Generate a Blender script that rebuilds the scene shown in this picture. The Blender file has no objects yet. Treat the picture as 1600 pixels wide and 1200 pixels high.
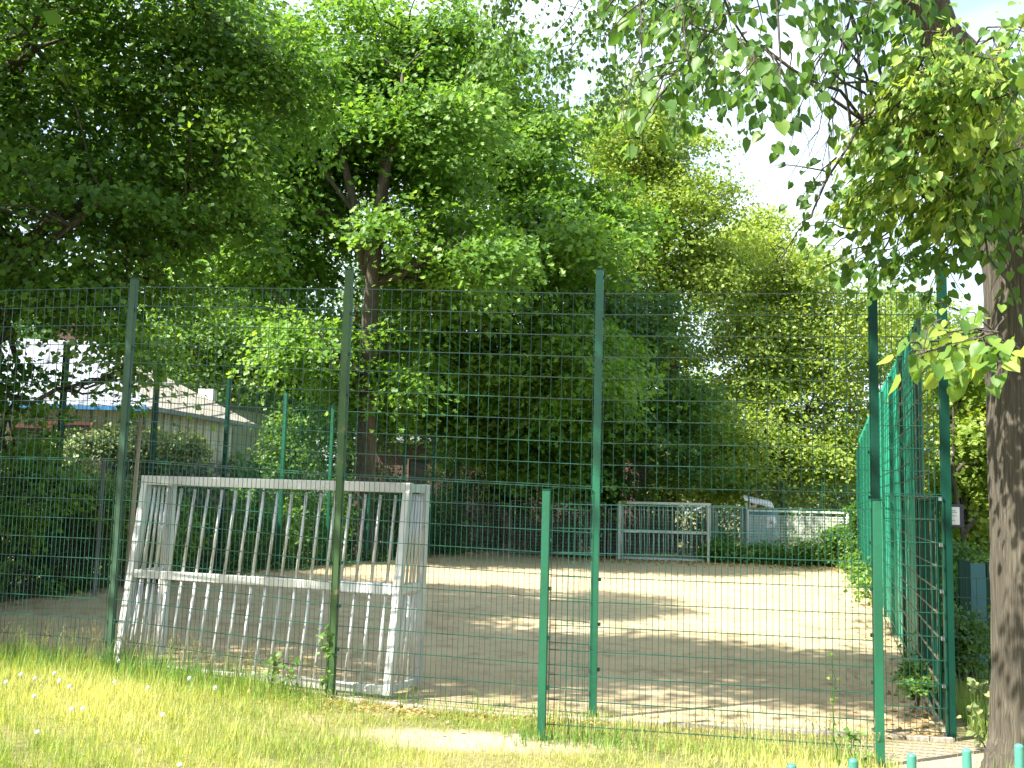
import bpy, math, random
import numpy as np
from mathutils import Vector, Matrix
R = math.radians
scene = bpy.context.scene
COL = scene.collection
rnd = random.Random(7)
# ------------------------------------------------------------------ camera
F = 1650.0; EYE = 1.75; PITCH = math.atan((791-600)/F); ROLL = 0.026
cd = bpy.data.cameras.new('camera'); cam = bpy.data.objects.new('camera', cd); COL.objects.link(cam)
cd.sensor_width = 36; cd.lens = 36*F/1600; cd.clip_start = .05; cd.clip_end = 3000
CM = Matrix.Rotation(R(90)+PITCH, 3, 'X') @ Matrix.Rotation(ROLL, 3, 'Z')
cam.matrix_world = Matrix.Translation((0, 0, EYE)) @ CM.to_4x4()
scene.camera = cam
def ray(px, py): return CM @ Vector(((px-800)/F, -(py-600)/F, -1))
def at(px, py, d):
    v = ray(px, py); v = v*(d/v.y); return Vector((v.x, v.y, v.z+EYE))
def prj(p):
    v = CM.transposed() @ (Vector(p)-Vector((0, 0, EYE)))
    return (800-F*v.x/v.z, 600+F*v.y/v.z)
def sm(a, b, x):
    t = min(1, max(0, (x-a)/(b-a))); return t*t*(3-2*t)
def gz(x, y):
    return (.05-.19*sm(-4.6, .3, x))*(1-sm(9.5, 24, y))+.2*sm(12, 20, y)*(1-sm(-6, 3.5, x))
def gpt(px, py):
    v = ray(px, py); z = 0
    for _ in range(12):
        t = (z-EYE)/v.z; z = gz(v.x*t, v.y*t)
    return Vector((v.x*t, v.y*t, z))
# ------------------------------------------------------------------ objects
def tag(o, label=None, cat=None, group=None, kind=None):
    if label: o['label'] = label
    if cat: o['category'] = cat
    if group: o['group'] = group
    if kind: o['kind'] = kind
    return o
def thing(name, label, cat, loc=(0, 0, 0), rz=0, group=None):
    o = bpy.data.objects.new(name, None); COL.objects.link(o); o.empty_display_size = .2
    o.location = loc; o.rotation_euler = (0, 0, rz); return tag(o, label, cat, group)
def kids(o): return [c for c in bpy.data.objects if c.parent == o]
def dup(o, parent=None):
    c = o.copy(); COL.objects.link(c); c.parent = parent
    for k in kids(o): dup(k, c)
    return c
class MB:
    def __init__(s): s.v = []; s.f = []
    def box(s, c, size, rz=0, M=None):
        x, y, z = [k/2 for k in size]; n = len(s.v); ca, sa = math.cos(rz), math.sin(rz)
        for dx, dy, dz in ((-1,-1,-1),(1,-1,-1),(1,1,-1),(-1,1,-1),(-1,-1,1),(1,-1,1),(1,1,1),(-1,1,1)):
            a, b = dx*x, dy*y
            s.v.append((c[0]+a*ca-b*sa, c[1]+a*sa+b*ca, c[2]+dz*z))
        for q in ((0,3,2,1),(4,5,6,7),(0,1,5,4),(1,2,6,5),(2,3,7,6),(3,0,4,7)): s.f.append(tuple(n+k for k in q))
        return s
    def tube(s, pts, rad, n=6, cap=True, flat=None):
        pts = [Vector(p) for p in pts]
        if not isinstance(rad, (list, tuple)): rad = [rad]*len(pts)
        st = len(s.v); ref = Vector((.13, .31, .94)) if flat is None else Vector(flat)
        for i, p in enumerate(pts):
            t = (pts[min(i+1, len(pts)-1)]-pts[max(i-1, 0)]).normalized()
            if abs(t.dot(ref)) > .98: ref = Vector((1, 0, 0)) if flat is None else Vector((0, 1, 0))
            a = t.cross(ref).normalized(); b = t.cross(a)
            for k in range(n):
                w = 2*math.pi*(k+.5)/n
                q = p+(a*math.cos(w)+b*math.sin(w))*rad[i]; s.v.append(q[:])
        for i in range(len(pts)-1):
            for k in range(n):
                a = st+i*n+k; b = st+i*n+(k+1) % n
                s.f.append((a, b, b+n, a+n))
        if cap:
            s.f.append(tuple(st+k for k in range(n))[::-1]); e = st+(len(pts)-1)*n
            s.f.append(tuple(e+k for k in range(n)))
        return s
    def bar(s, a, b, w, h=None):           # square section bar between two points
        h = h or w; a, b = Vector(a), Vector(b); t = (b-a).normalized()
        up = Vector((0, 0, 1)) if abs(t.z) < .9 else Vector((0, 1, 0))
        x = t.cross(up).normalized(); y = x.cross(t).normalized(); n = len(s.v)
        for p in (a, b):
            for dx, dy in ((-1,-1),(1,-1),(1,1),(-1,1)): s.v.append((p+x*dx*w/2+y*dy*h/2)[:])
        for q in ((0,3,2,1),(4,5,6,7),(0,1,5,4),(1,2,6,5),(2,3,7,6),(3,0,4,7)): s.f.append(tuple(n+k for k in q))
        return s
    def quad(s, *p):
        n = len(s.v); s.v += [tuple(q) for q in p]; s.f.append(tuple(range(n, n+len(p)))); return s
    def build(s, name, mat, parent=None, smooth=False, bevel=0):
        m = bpy.data.meshes.new(name); m.from_pydata(s.v, [], s.f); m.materials.append(mat); m.update()
        if smooth: m.polygons.foreach_set('use_smooth', [True]*len(m.polygons))
        o = bpy.data.objects.new(name, m); COL.objects.link(o); o.parent = parent
        if bevel:
            b = o.modifiers.new('bevel', 'BEVEL'); b.width = bevel; b.segments = 2; b.limit_method = 'ANGLE'
        return o
# ------------------------------------------------------------------ materials
def newmat(name):
    m = bpy.data.materials.new(name); m.use_nodes = True; nt = m.node_tree
    return m, nt, nt.nodes['Principled BSDF'], nt.nodes, nt.links
def noise(nt, scale, detail=4, rough=.6, vec=None):
    n = nt.nodes.new('ShaderNodeTexNoise'); n.inputs['Scale'].default_value = scale
    n.inputs['Detail'].default_value = detail; n.inputs['Roughness'].default_value = rough
    if vec: nt.links.new(vec, n.inputs['Vector'])
    return n
def ramp(nt, fac, stops):
    r = nt.nodes.new('ShaderNodeValToRGB'); e = r.color_ramp.elements
    while len(e) < len(stops): e.new(.5)
    for k, (p, c) in enumerate(stops):
        e[k].position = p; e[k].color = (*c, 1) if len(c) == 3 else c
    nt.links.new(fac, r.inputs[0]); return r
def objco(nt): return nt.nodes.new('ShaderNodeTexCoord').outputs['Object']
def geopos(nt): return nt.nodes.new('ShaderNodeNewGeometry').outputs['Position']
def mix(nt, fac, a, b):
    m = nt.nodes.new('ShaderNodeMix'); m.data_type = 'RGBA'
    for s, v in ((0, fac), (6, a), (7, b)):
        if isinstance(v, (int, float)): m.inputs[s].default_value = v
        elif isinstance(v, tuple): m.inputs[s].default_value = (*v, 1)
        else: nt.links.new(v, m.inputs[s])
    return m.outputs[2]
def paint(name, c, rough=.45, wear=(.12, .1, .08), amt=.62, metallic=0, scale=9, bump=.02):
    m, nt, p, N, L = newmat(name); pos = geopos(nt)
    n = noise(nt, scale, 8, .7, pos); r = ramp(nt, n.outputs[0], [(amt, (0, 0, 0)), (amt+.1, (1, 1, 1))])
    n2 = noise(nt, 1.3, 3, .5, pos)
    r2 = ramp(nt, n2.outputs[0], [(.3, tuple(k*.78 for k in c)), (.7, tuple(min(1, k*1.18) for k in c))])
    L.new(mix(nt, r.outputs[0], r2.outputs[0], wear), p.inputs['Base Color'])
    p.inputs['Roughness'].default_value = rough; p.inputs['Metallic'].default_value = metallic
    b = N.new('ShaderNodeBump'); b.inputs['Strength'].default_value = .25; b.inputs['Distance'].default_value = bump
    L.new(n.outputs[0], b.inputs['Height']); L.new(b.outputs[0], p.inputs['Normal'])
    return m
GREEN = paint('green powder coat', (.006, .085, .042), .38, (.09, .13, .07), .66)
GREEN_SHADED = paint('shade-darkened green coat', (.004, .04, .026), .4, (.05, .07, .04), .66)  # green coat darkened to carry the tree crown's shade on the posts
OLIVE = paint('weathered olive post', (.04, .085, .03), .5, (.2, .15, .07), .6, scale=5)
GREY_POST = paint('greyed post', (.04, .085, .05), .5, (.04, .1, .06), .6, scale=4)
WIRE = paint('green mesh wire', (.008, .065, .045), .3, (.16, .17, .13), .63)
WIRE_RUST = paint('weathered mesh wire', (.06, .09, .06), .4, (.3, .2, .12), .5)
BOARD = paint('green wall board', (.026, .3, .19), .5, (.03, .25, .15), .68, scale=2)
BOARDD = paint('dark screen board', (.006, .06, .04), .5, (.02, .12, .08), .6, scale=2)
ALU = paint('weathered aluminium', (.52, .52, .5), .42, (.3, .29, .27), .6, metallic=.25, scale=12)
GREYMET = paint('dull grey metal', (.2, .22, .21), .5, (.1, .09, .08), .55, metallic=.3)
TEAL = paint('teal railing', (.05, .2, .15), .3, (.02, .2, .15), .7)
CLIP = paint('grey clip', (.14, .14, .15), .4)
PALEMET = paint('pale galvanised wire', (.42, .44, .42), .5, (.2, .19, .17), .6)
WHITE = paint('white paint', (.75, .76, .78), .5, (.55, .55, .55), .62)
for m_, v_ in ((GREEN_SHADED, .2), (BOARD, .12), (BOARDD, .05), (GREY_POST, .25), (OLIVE, .25)): m_.node_tree.nodes['Principled BSDF'].inputs['Specular IOR Level'].default_value = v_
BOARDD.node_tree.nodes['Principled BSDF'].inputs['Roughness'].default_value = .85
def planks(name, c1, c2, width, axis='X', gap=(.02, .02, .02), rough=.7):
    m, nt, p, N, L = newmat(name); co = objco(nt)
    w = N.new('ShaderNodeTexWave'); w.wave_type = 'BANDS'; w.bands_direction = axis
    w.inputs['Scale'].default_value = .5/width*.628/ .628*.314/ .314 * .314; w.inputs['Distortion'].default_value = 0
    L.new(co, w.inputs['Vector'])
    r = ramp(nt, w.outputs[0], [(0, (0, 0, 0)), (.12, (1, 1, 1))])
    n = noise(nt, 3, 6, .6, co); rr = ramp(nt, n.outputs[0], [(.3, c1), (.7, c2)])
    L.new(mix(nt, r.outputs[0], gap, rr.outputs[0]), p.inputs['Base Color']); p.inputs['Roughness'].default_value = rough
    b = N.new('ShaderNodeBump'); b.inputs['Distance'].default_value = .02; L.new(r.outputs[0], b.inputs['Height']); L.new(b.outputs[0], p.inputs['Normal'])
    return m
CREAM = planks('cream cladding', (.42, .4, .3), (.52, .5, .38), .15, 'X', (.2, .19, .14))
CORR = planks('pale corrugated cladding', (.36, .38, .36), (.48, .5, .47), .12, 'X', (.2, .21, .2))
ROOFW = planks('white metal roof', (.2, .22, .27), (.27, .29, .34), .4, 'X', (.13, .14, .16), .6)
ROOFT = planks('grey tile roof', (.25, .23, .2), (.38, .35, .3), .2, 'X', (.12, .11, .1))
BLUE = paint('blue gutter', (.04, .18, .4), .4); REDP = paint('rust red frame', (.07, .02, .012), .5)
YEL = paint('yellow frame', (.55, .42, .04), .5); DARK = paint('dark opening', (.015, .015, .015), .3)
BLUEP = paint('pale blue paint', (.14, .26, .3), .5); PINK = paint('faded pink board', (.16, .11, .08), .7)
def brick():
    m, nt, p, N, L = newmat('red brick'); co = objco(nt)
    mp = N.new('ShaderNodeMapping'); mp.inputs['Rotation'].default_value = (R(90), 0, 0); L.new(co, mp.inputs[0])
    b = N.new('ShaderNodeTexBrick'); b.inputs['Scale'].default_value = 4
    b.inputs['Color1'].default_value = (.055, .026, .02, 1); b.inputs['Color2'].default_value = (.08, .038, .028, 1)  # brick tones darkened to stand for the tree shade on the wall
    b.inputs['Mortar'].default_value = (.08, .07, .06, 1); L.new(mp.outputs[0], b.inputs[0]); L.new(b.outputs[0], p.inputs[0])
    p.inputs['Roughness'].default_value = .9; return m
BRICK = brick()
def bark(name, c1, c2, vs=9):
    m, nt, p, N, L = newmat(name); co = geopos(nt)
    mp = N.new('ShaderNodeMapping'); mp.inputs['Scale'].default_value = (1.5, 1.5, .1); L.new(co, mp.inputs[0])
    n = noise(nt, vs*2.2, 8, .7, mp.outputs[0]); n.inputs['Distortion'].default_value = .6
    v = N.new('ShaderNodeTexVoronoi'); v.feature = 'DISTANCE_TO_EDGE'; v.inputs['Scale'].default_value = vs*1.6
    nd = noise(nt, 5, 3, .5, mp.outputs[0])
    mx = N.new('ShaderNodeMix'); mx.data_type = 'VECTOR'; mx.inputs[0].default_value = .16
    L.new(mp.outputs[0], mx.inputs[4]); L.new(nd.outputs['Color'], mx.inputs[5]); L.new(mx.outputs[1], v.inputs['Vector'])
    vr = ramp(nt, v.outputs['Distance'], [(0, (.6, .6, .6)), (.22, (1, 1, 1))])
    r = ramp(nt, n.outputs[0], [(.3, c1), (.68, c2)])
    L.new(mix(nt, vr.outputs[0], tuple(k*.6 for k in c1), r.outputs[0]), p.inputs['Base Color']); p.inputs['Roughness'].default_value = .95
    a = N.new('ShaderNodeMath'); a.operation = 'ADD'; L.new(vr.outputs[0], a.inputs[0]); L.new(n.outputs[0], a.inputs[1])
    b = N.new('ShaderNodeBump'); b.inputs['Strength'].default_value = .9; b.inputs['Distance'].default_value = .02
    L.new(a.outputs[0], b.inputs['Height']); L.new(b.outputs[0], p.inputs['Normal']); return m
BARKG = bark('lime bark', (.035, .03, .022), (.125, .108, .08), 15)
BARKD = bark('dark bark', (.035, .028, .02), (.1, .085, .06), 5)
def leafmat(name, lo, mid, hi, trans=.45, tcol=1.5, rough=.45):
    m, nt, p, N, L = newmat(name)
    a = N.new('ShaderNodeAttribute'); a.attribute_name = 'tint'
    r = ramp(nt, a.outputs['Fac'], [(0, lo), (.55, mid), (1, hi)])
    L.new(r.outputs[0], p.inputs['Base Color']); p.inputs['Roughness'].default_value = rough
    p.inputs['Specular IOR Level'].default_value = .35
    t = N.new('ShaderNodeBsdfTranslucent')
    mm = N.new('ShaderNodeMix'); mm.data_type = 'RGBA'; mm.blend_type = 'MULTIPLY'; mm.inputs[0].default_value = 1
    L.new(r.outputs[0], mm.inputs[6]); mm.inputs[7].default_value = (tcol*1.15, tcol*1.05, tcol*.5, 1)
    L.new(mm.outputs[2], t.inputs[0])
    s = N.new('ShaderNodeMixShader'); s.inputs[0].default_value = trans
    L.new(p.outputs[0], s.inputs[1]); L.new(t.outputs[0], s.inputs[2]); L.new(s.outputs[0], N['Material Output'].inputs[0])
    return m
LM_DARK = leafmat('dark lime leaves', (.038, .095, .017), (.075, .17, .025), (.18, .29, .04), .5)
LM_MAPLE = leafmat('maple leaves', (.05, .12, .018), (.11, .23, .034), (.21, .34, .055), .5)
LM_DEEP = leafmat('deep green leaves', (.03, .075, .018), (.06, .14, .028), (.13, .22, .045))
LM_YEL = leafmat('yellow green leaves', (.1, .17, .025), (.19, .28, .045), (.34, .42, .09))
LM_LIME = leafmat('near lime leaves', (.04, .1, .02), (.09, .19, .032), (.24, .33, .06), .5)
LM_BRACT = leafmat('lime blossom bracts', (.16, .25, .05), (.25, .35, .07), (.36, .44, .11), .5)
LM_IVY = leafmat('ivy leaves', (.02, .06, .014), (.045, .11, .022), (.11, .2, .04), .3)
LM_BUSH = leafmat('bush leaves', (.04, .1, .02), (.09, .19, .035), (.2, .3, .06), .4)
LM_PALE = leafmat('grey green shrub leaves', (.08, .13, .05), (.16, .22, .09), (.28, .3, .12), .3)
LM_GRASS = leafmat('grass blades', (.14, .24, .04), (.34, .4, .1), (.58, .55, .24), .45, 1.4, .5)
LM_DRY = leafmat('straw blades', (.3, .27, .1), (.42, .38, .16), (.55, .48, .25), .4, 1.2, .6)
LM_WEED = leafmat('tall grass blades', (.06, .15, .03), (.13, .26, .05), (.32, .4, .12), .45)
# ------------------------------------------------------------------ leaves (numpy)
SHAPES = {
 'quad': (np.array([(0,0,0),(-.42,.45,.1),(0,1,0),(.42,.45,.1)]), [(0,2,1),(0,3,2)]),
 'lobed': (np.array([(0,0,0),(-.55,.35,.12),(-.18,.5,.03),(-.4,.85,.1),(0,1.05,0),(.4,.85,.1),(.18,.5,.03),(.55,.35,.12)]), [(0,2,1),(0,4,2),(2,4,3),(0,6,4),(6,5,4),(0,7,6)]),
 'heart': (np.array([(0,.08,0),(-.28,-.04,.1),(-.5,.25,.16),(-.42,.62,.1),(-.16,.9,-.02),(.02,1.1,-.1),(.2,.88,-.02),(.42,.6,.1),(.48,.22,.16),(.26,-.04,.1),(0,.55,-.04)]),
   [(0,10,1),(1,10,2),(2,10,3),(3,10,4),(4,10,5),(5,10,6),(6,10,7),(7,10,8),(8,10,9),(9,10,0)]),
 'bract': (np.array([(0,0,0),(-.14,.5,.05),(0,1,.1),(.14,.5,.05)]), [(0,2,1),(0,3,2)]),
 'blade': (np.array([(-.5,0,0),(.5,0,0),(.4,.45,.05),(-.4,.45,.05),(.22,.8,.2),(-.22,.8,.2),(0,1,.38)]), [(0,1,2),(0,2,3),(3,2,4),(3,4,5),(5,4,6)])}
def unit(a): return a/np.maximum(np.linalg.norm(a, axis=1, keepdims=True), 1e-9)
def leaf_mesh(name, pos, nrm, tip, size, tint, shape, mat, parent=None, width=None):
    sv, sf = SHAPES[shape]; n = len(pos); k = len(sv); sf = np.array(sf)
    y = unit(tip); x = unit(np.cross(y, nrm)); z = np.cross(x, y)
    size = np.broadcast_to(size, (n,))[:, None, None]
    w = size if width is None else np.broadcast_to(width, (n,))[:, None, None]
    V = pos[:, None]+w*sv[None, :, 0:1]*x[:, None]+size*sv[None, :, 1:2]*y[:, None]+size*sv[None, :, 2:3]*z[:, None]
    V = V.reshape(-1, 3); Fc = (sf[None]+(np.arange(n)*k)[:, None, None]).reshape(-1)
    m = bpy.data.meshes.new(name); m.vertices.add(len(V)); m.vertices.foreach_set('co', V.astype(np.float32).ravel())
    m.loops.add(len(Fc)); m.loops.foreach_set('vertex_index', Fc.astype(np.int32)); nf = len(Fc)//3
    m.polygons.add(nf); m.polygons.foreach_set('loop_start', np.arange(0, nf*3, 3, dtype=np.int32))
    a = m.attributes.new('tint', 'FLOAT', 'POINT'); a.data.foreach_set('value', np.repeat(tint, k).astype(np.float32))
    m.materials.append(mat); m.update(calc_edges=True)
    o = bpy.data.objects.new(name, m); COL.objects.link(o); o.parent = parent; return o
def ell_points(g, ells, n, power=.42, zcut=-1):
    """points biased to the shell of a union of ellipsoids (c, r)"""
    vol = np.array([e[1][0]*e[1][1]*e[1][2] for e in ells])**.72; out = []
    cnt = np.maximum(1, (n*vol/vol.sum()).astype(int))
    for (c, r), m in zip(ells, cnt):
        c, r = np.array(c), np.array(r); k = 0
        while k < m:
            d = g.normal(size=3); d /= np.linalg.norm(d); u = g.random()**power
            p = c+d*r*u*(1+.12*math.sin(d[0]*5+d[2]*7+c[0]))
            if p[2] < .2: continue
            inside = any(np.sum(((p-np.array(c2))/np.array(r2))**2) < .45 for c2, r2 in ells if c2 is not c and not np.allclose(c2, c))
            if inside and g.random() < .6: continue
            o = d*r; out.append((p, o/np.linalg.norm(o), u)); k += 1
    return out
def clumps(g, cl, per, cr, leaf, droop=.35, flat=.2, upb=1.0):
    P, Nn, T, TI = [], [], [], []
    for p, o, u in cl:
        s = cr*g.uniform(.6, 1.35); m = int(per*(s/cr)**2*g.uniform(.7, 1.25)); m = max(m, 4)
        nrm = np.array([0, 0, upb])+o*.55+g.normal(size=3)*.18; nrm /= np.linalg.norm(nrm)
        a = np.cross(nrm, [.3, .2, .9]); a /= np.linalg.norm(a); b = np.cross(nrm, a)
        asp = g.uniform(.6, 1.1)
        q = g.normal(size=(m, 2))*.5; q[:, 1] *= asp; rr = np.linalg.norm(q, axis=1)
        h = g.normal(size=m)*flat*.5-droop*rr**2
        # uneven sub-clusters
        k = g.integers(0, 5, m); off = g.normal(size=(5, 3))*.3; pos = p+s*(q[:, :1]*a+q[:, 1:]*b+h[:, None]*nrm+off[k]*[1, 1, .5])
        dirv = q[:, :1]*a+q[:, 1:]*b
        P.append(pos); T.append(unit(dirv+g.normal(size=(m, 3))*.35+[0, 0, -.35]))
        Nn.append(unit(nrm+g.normal(size=(m, 3))*.45))
        TI.append(np.clip(.5+g.normal(size=m)*.16+g.normal()*.16, 0, 1))
    return np.concatenate(P), np.concatenate(Nn), np.concatenate(T), np.concatenate(TI)
def curve(a, b, sag=.0, n=5, g=None, wob=.04):
    a, b = Vector(a), Vector(b); L = (b-a).length; out = []
    for i in range(n+1):
        t = i/n; p = a.lerp(b, t); p.z += sag*4*t*(1-t)*L
        if g is not None and 0 < i < n: p += Vector(g.normal(size=3)*wob*L)
        out.append(p)
    return out
def tree(name, label, base, trunk, rad, ells, n, per, cr, leaf, mat, seed, shape='quad', bmat=None, group=None, droop=.35, cat='tree', twigs=.8, power=.42, limbs=None):
    g = np.random.default_rng(seed); t = thing(name, label, cat, (0, 0, 0), 0, group)
    b = Vector(base); t.location = b; inv = -np.array(b)
    main = ells; ells = list(ells)
    for c, r in main:
        for _ in range(4):
            d = g.normal(size=3); d /= np.linalg.norm(d); k = g.uniform(.3, .55); r = np.array(r)
            q = np.array(c)+d*r*g.uniform(.75, 1.12); rs_ = r*k*[1.1, 1.1, .75]
            if q[2]-rs_[2] > .3: ells.append((tuple(q), tuple(rs_)))
    main = [(c, [k*.88 for k in r]) for c, r in main]; ells = main+ells[len(main):]
    mb = MB(); nodes = []
    pts = [b+Vector(p) for p in trunk]; full = []
    for i in range(len(pts)-1):
        for j in range(4): full.append(pts[i].lerp(pts[i+1], j/4)+Vector(g.normal(size=3)*rad*.12 if i+j else (0, 0, 0)))
    full.append(pts[-1]); m = len(full)
    rr = [rad*((1-i/(m-1))**.8*.8+.2)*(1.35 if i == 0 else 1.12 if i == 1 else 1) for i in range(m)]
    mb.tube([Vector(p)-b for p in full], rr, 10)
    nodes += [(p, r) for p, r in zip(full, rr)][m//3:]
    cl = ell_points(g, ells, n, power)
    for c, r in main:
        c = Vector(c)
        cand = [q for q in nodes if q[0].z < c.z-.1*r[2]] or nodes
        s, sr = min(cand, key=lambda q: (q[0]-c).length+abs(q[0].z-(c.z-r[2]*1.1))*.5)
        cv = curve(s, c+Vector((0, 0, r[2]*.35)), -.06, 6, g, .05)
        r0 = min(sr*.75, rad*.55); rs = [r0*(1-i/7) + .02 for i in range(7)]
        mb.tube([p-b for p in cv], rs, 7); nodes += list(zip(cv, rs))[2:]
        for _ in range(5):
            d = g.normal(size=3); d /= np.linalg.norm(d); d[2] = abs(d[2])*.6
            e = c+Vector(d*np.array(r)*.75); s2 = cv[g.integers(1, 5)]
            c2 = curve(s2, e, -.08, 5, g, .05); rs = [r0*.5*(1-i/6)+.012 for i in range(6)]
            mb.tube([p-b for p in c2], rs, 5); nodes += list(zip(c2, rs))[1:]
    for lp, r0 in (limbs or []):
        pw_ = [at(*q) for q in lp]; mb.tube([q-b for q in pw_], [r0*(1-.7*i/(len(pw_)-1)) for i in range(len(pw_))], 8); nodes += [(q, r0*.4) for q in pw_[1:]]
    NP = np.array([q[0][:] for q in nodes])
    for p, o, u in cl:
        if g.random() > twigs: continue
        k = int(np.argmin(np.linalg.norm(NP-p, axis=1)+np.maximum(0, NP[:, 2]-p[2])*.8))
        cv = curve(NP[k], p, -.06, 3, g, .05); r0 = min(nodes[k][1]*.6, .03+cr*.015)
        mb.tube([q-b for q in cv], [r0, r0*.7, r0*.5, r0*.3], 4, False)
    mb.build('trunk', bmat or BARKD, t, True)
    P, Nn, T, TI = clumps(g, cl, per, cr, leaf, droop)
    leaf_mesh('crown', P+inv, Nn, T, leaf*g.uniform(.65, 1.25, len(P)), TI, shape, mat, t)
    return t
def E(px, py, d, rx, ry, rd):            # crown lobe: centre seen at a picture point, at its own distance, radii in metres
    s = d/F; c = at(px, py, d); return (tuple(c), (rx*s, rd, ry*s))
# ================================================================== GROUND
m, nt, p, N, L = newmat('lawn soil'); pos = geopos(nt)
n1 = noise(nt, .9, 6, .65, pos); n2 = noise(nt, 14, 8, .7, pos)
r1 = ramp(nt, n1.outputs[0], [(.35, (.09, .12, .03)), (.55, (.2, .19, .08)), (.7, (.34, .27, .17))])
r2 = ramp(nt, n2.outputs[0], [(.3, (.55, .5, .4)), (.7, (1.2, 1.15, 1.05))])
mm = N.new('ShaderNodeMix'); mm.data_type = 'RGBA'; mm.blend_type = 'MULTIPLY'; mm.inputs[0].default_value = 1
L.new(r1.outputs[0], mm.inputs[6]); L.new(r2.outputs[0], mm.inputs[7])
# worn bare soil in front of the entrance
def radial(cx, cy, rx, ry):
    s = N.new('ShaderNodeVectorMath'); s.operation = 'SUBTRACT'; s.inputs[1].default_value = (cx, cy, 0); L.new(pos, s.inputs[0])
    q = N.new('ShaderNodeVectorMath'); q.operation = 'MULTIPLY'; q.inputs[1].default_value = (1/rx, 1/ry, 0); L.new(s.outputs[0], q.inputs[0])
    l = N.new('ShaderNodeVectorMath'); l.operation = 'LENGTH'; L.new(q.outputs[0], l.inputs[0])
    a = N.new('ShaderNodeMath'); a.operation = 'ADD'; L.new(l.outputs['Value'], a.inputs[0]); L.new(n1.outputs[0], a.inputs[1])
    return ramp(nt, a.outputs[0], [(1.1, (1, 1, 1)), (1.6, (0, 0, 0))]) if False else a.outputs[0]
def radmask(cx, cy, rx, ry):
    a = radial(cx, cy, rx, ry); mr = N.new('ShaderNodeMapRange'); L.new(a, mr.inputs[0])
    mr.inputs[1].default_value = 1.15; mr.inputs[2].default_value = 1.6; mr.inputs[3].default_value = 1; mr.inputs[4].default_value = 0
    return mr.outputs[0]
DIRT = [(-.2, 8.75, 1.15, .42), (3.75, 8.5, 1.1, .9)]
col = mm.outputs[2]
nd = noise(nt, 22, 8, .75, pos); dr = ramp(nt, nd.outputs[0], [(.3, (.2, .16, .1)), (.62, (.4, .34, .25))])
for d in DIRT: col = mix(nt, radmask(*d), col, dr.outputs[0])
L.new(col, p.inputs[0]); p.inputs['Roughness'].default_value = 1
b = N.new('ShaderNodeBump'); b.inputs['Distance'].default_value = .03; L.new(n2.outputs[0], b.inputs['Height']); L.new(b.outputs[0], p.inputs['Normal'])
SOIL = m
def grid(name, xs, ys, zf, mat):
    nx, ny = len(xs), len(ys)
    v = [(x, y, zf(x, y)) for y in ys for x in xs]
    f = [(j*nx+i, j*nx+i+1, (j+1)*nx+i+1, (j+1)*nx+i) for j in range(ny-1) for i in range(nx-1)]
    b = MB(); b.v = v; b.f = f; return b.build(name, mat)
xs = [-400, -150, -60, -30, -18]+[-14+.5*i for i in range(57)]+[18, 30, 60, 150, 400]
ys = [-60, -20, -8, -3]+[0+.5*i for i in range(53)]+[30, 40, 60, 100, 200, 500]
tag(grid('ground', xs, ys, lambda x, y: gz(x, y)-.0, SOIL), kind='structure')
# court
FP = [(-8.5, 12.1), (-6.35, 11.5), (-4.0, 10.9), (-1.62, 10.12), (.80, 9.72), (3.25, 9.38), (3.83, 9.27)]   # front fence line
R0 = Vector((3.83, 9.27)); R1 = Vector((11.75, 35.6)); L0 = Vector((-8.5, 12.1)); L1 = Vector((-1.0, 38.4))
m, nt, p, N, L = newmat('sandy court surface'); pos = geopos(nt)
n1 = noise(nt, .5, 5, .6, pos); n2 = noise(nt, 60, 6, .8, pos); n3 = noise(nt, 3, 8, .75, pos)
r1 = ramp(nt, n1.outputs[0], [(.3, (.37, .28, .16)), (.7, (.46, .36, .215))])
r2 = ramp(nt, n2.outputs[0], [(.3, (.72, .72, .72)), (.7, (1.2, 1.2, 1.2))])
r3 = ramp(nt, n3.outputs[0], [(.36, (.62, .58, .52)), (.5, (1, 1, 1))])
c = None
for r in (r2, r3):
    mm = N.new('ShaderNodeMix'); mm.data_type = 'RGBA'; mm.blend_type = 'MULTIPLY'; mm.inputs[0].default_value = 1
    L.new(c or r1.outputs[0], mm.inputs[6]); L.new(r.outputs[0], mm.inputs[7]); c = mm.outputs[2]
L.new(c, p.inputs[0]); p.inputs['Roughness'].default_value = .95
b = N.new('ShaderNodeBump'); b.inputs['Distance'].default_value = .006; L.new(n2.outputs[0], b.inputs['Height']); L.new(b.outputs[0], p.inputs['Normal'])
COURT = m
b = MB(); NU, NV = 48, 70
def frontpt(u):
    x = L0.x+(R0.x-L0.x)*u
    for (x0, y0), (x1, y1) in zip(FP, FP[1:]):
        if x <= x1+1e-6: return Vector((x, y0+(y1-y0)*(x-x0)/(x1-x0)))
    return Vector(FP[-1])
for j in range(NV+1):
    for i in range(NU+1):
        u, v = i/NU, (j/NV)**1.5; q = frontpt(u).lerp(L1.lerp(R1, u), v); b.v.append((q.x, q.y, gz(q.x, q.y)+.02))
for j in range(NV):
    for i in range(NU):
        a = j*(NU+1)+i; b.f.append((a, a+1, a+NU+2, a+NU+1))
tag(b.build('court', COURT), kind='structure')
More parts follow.
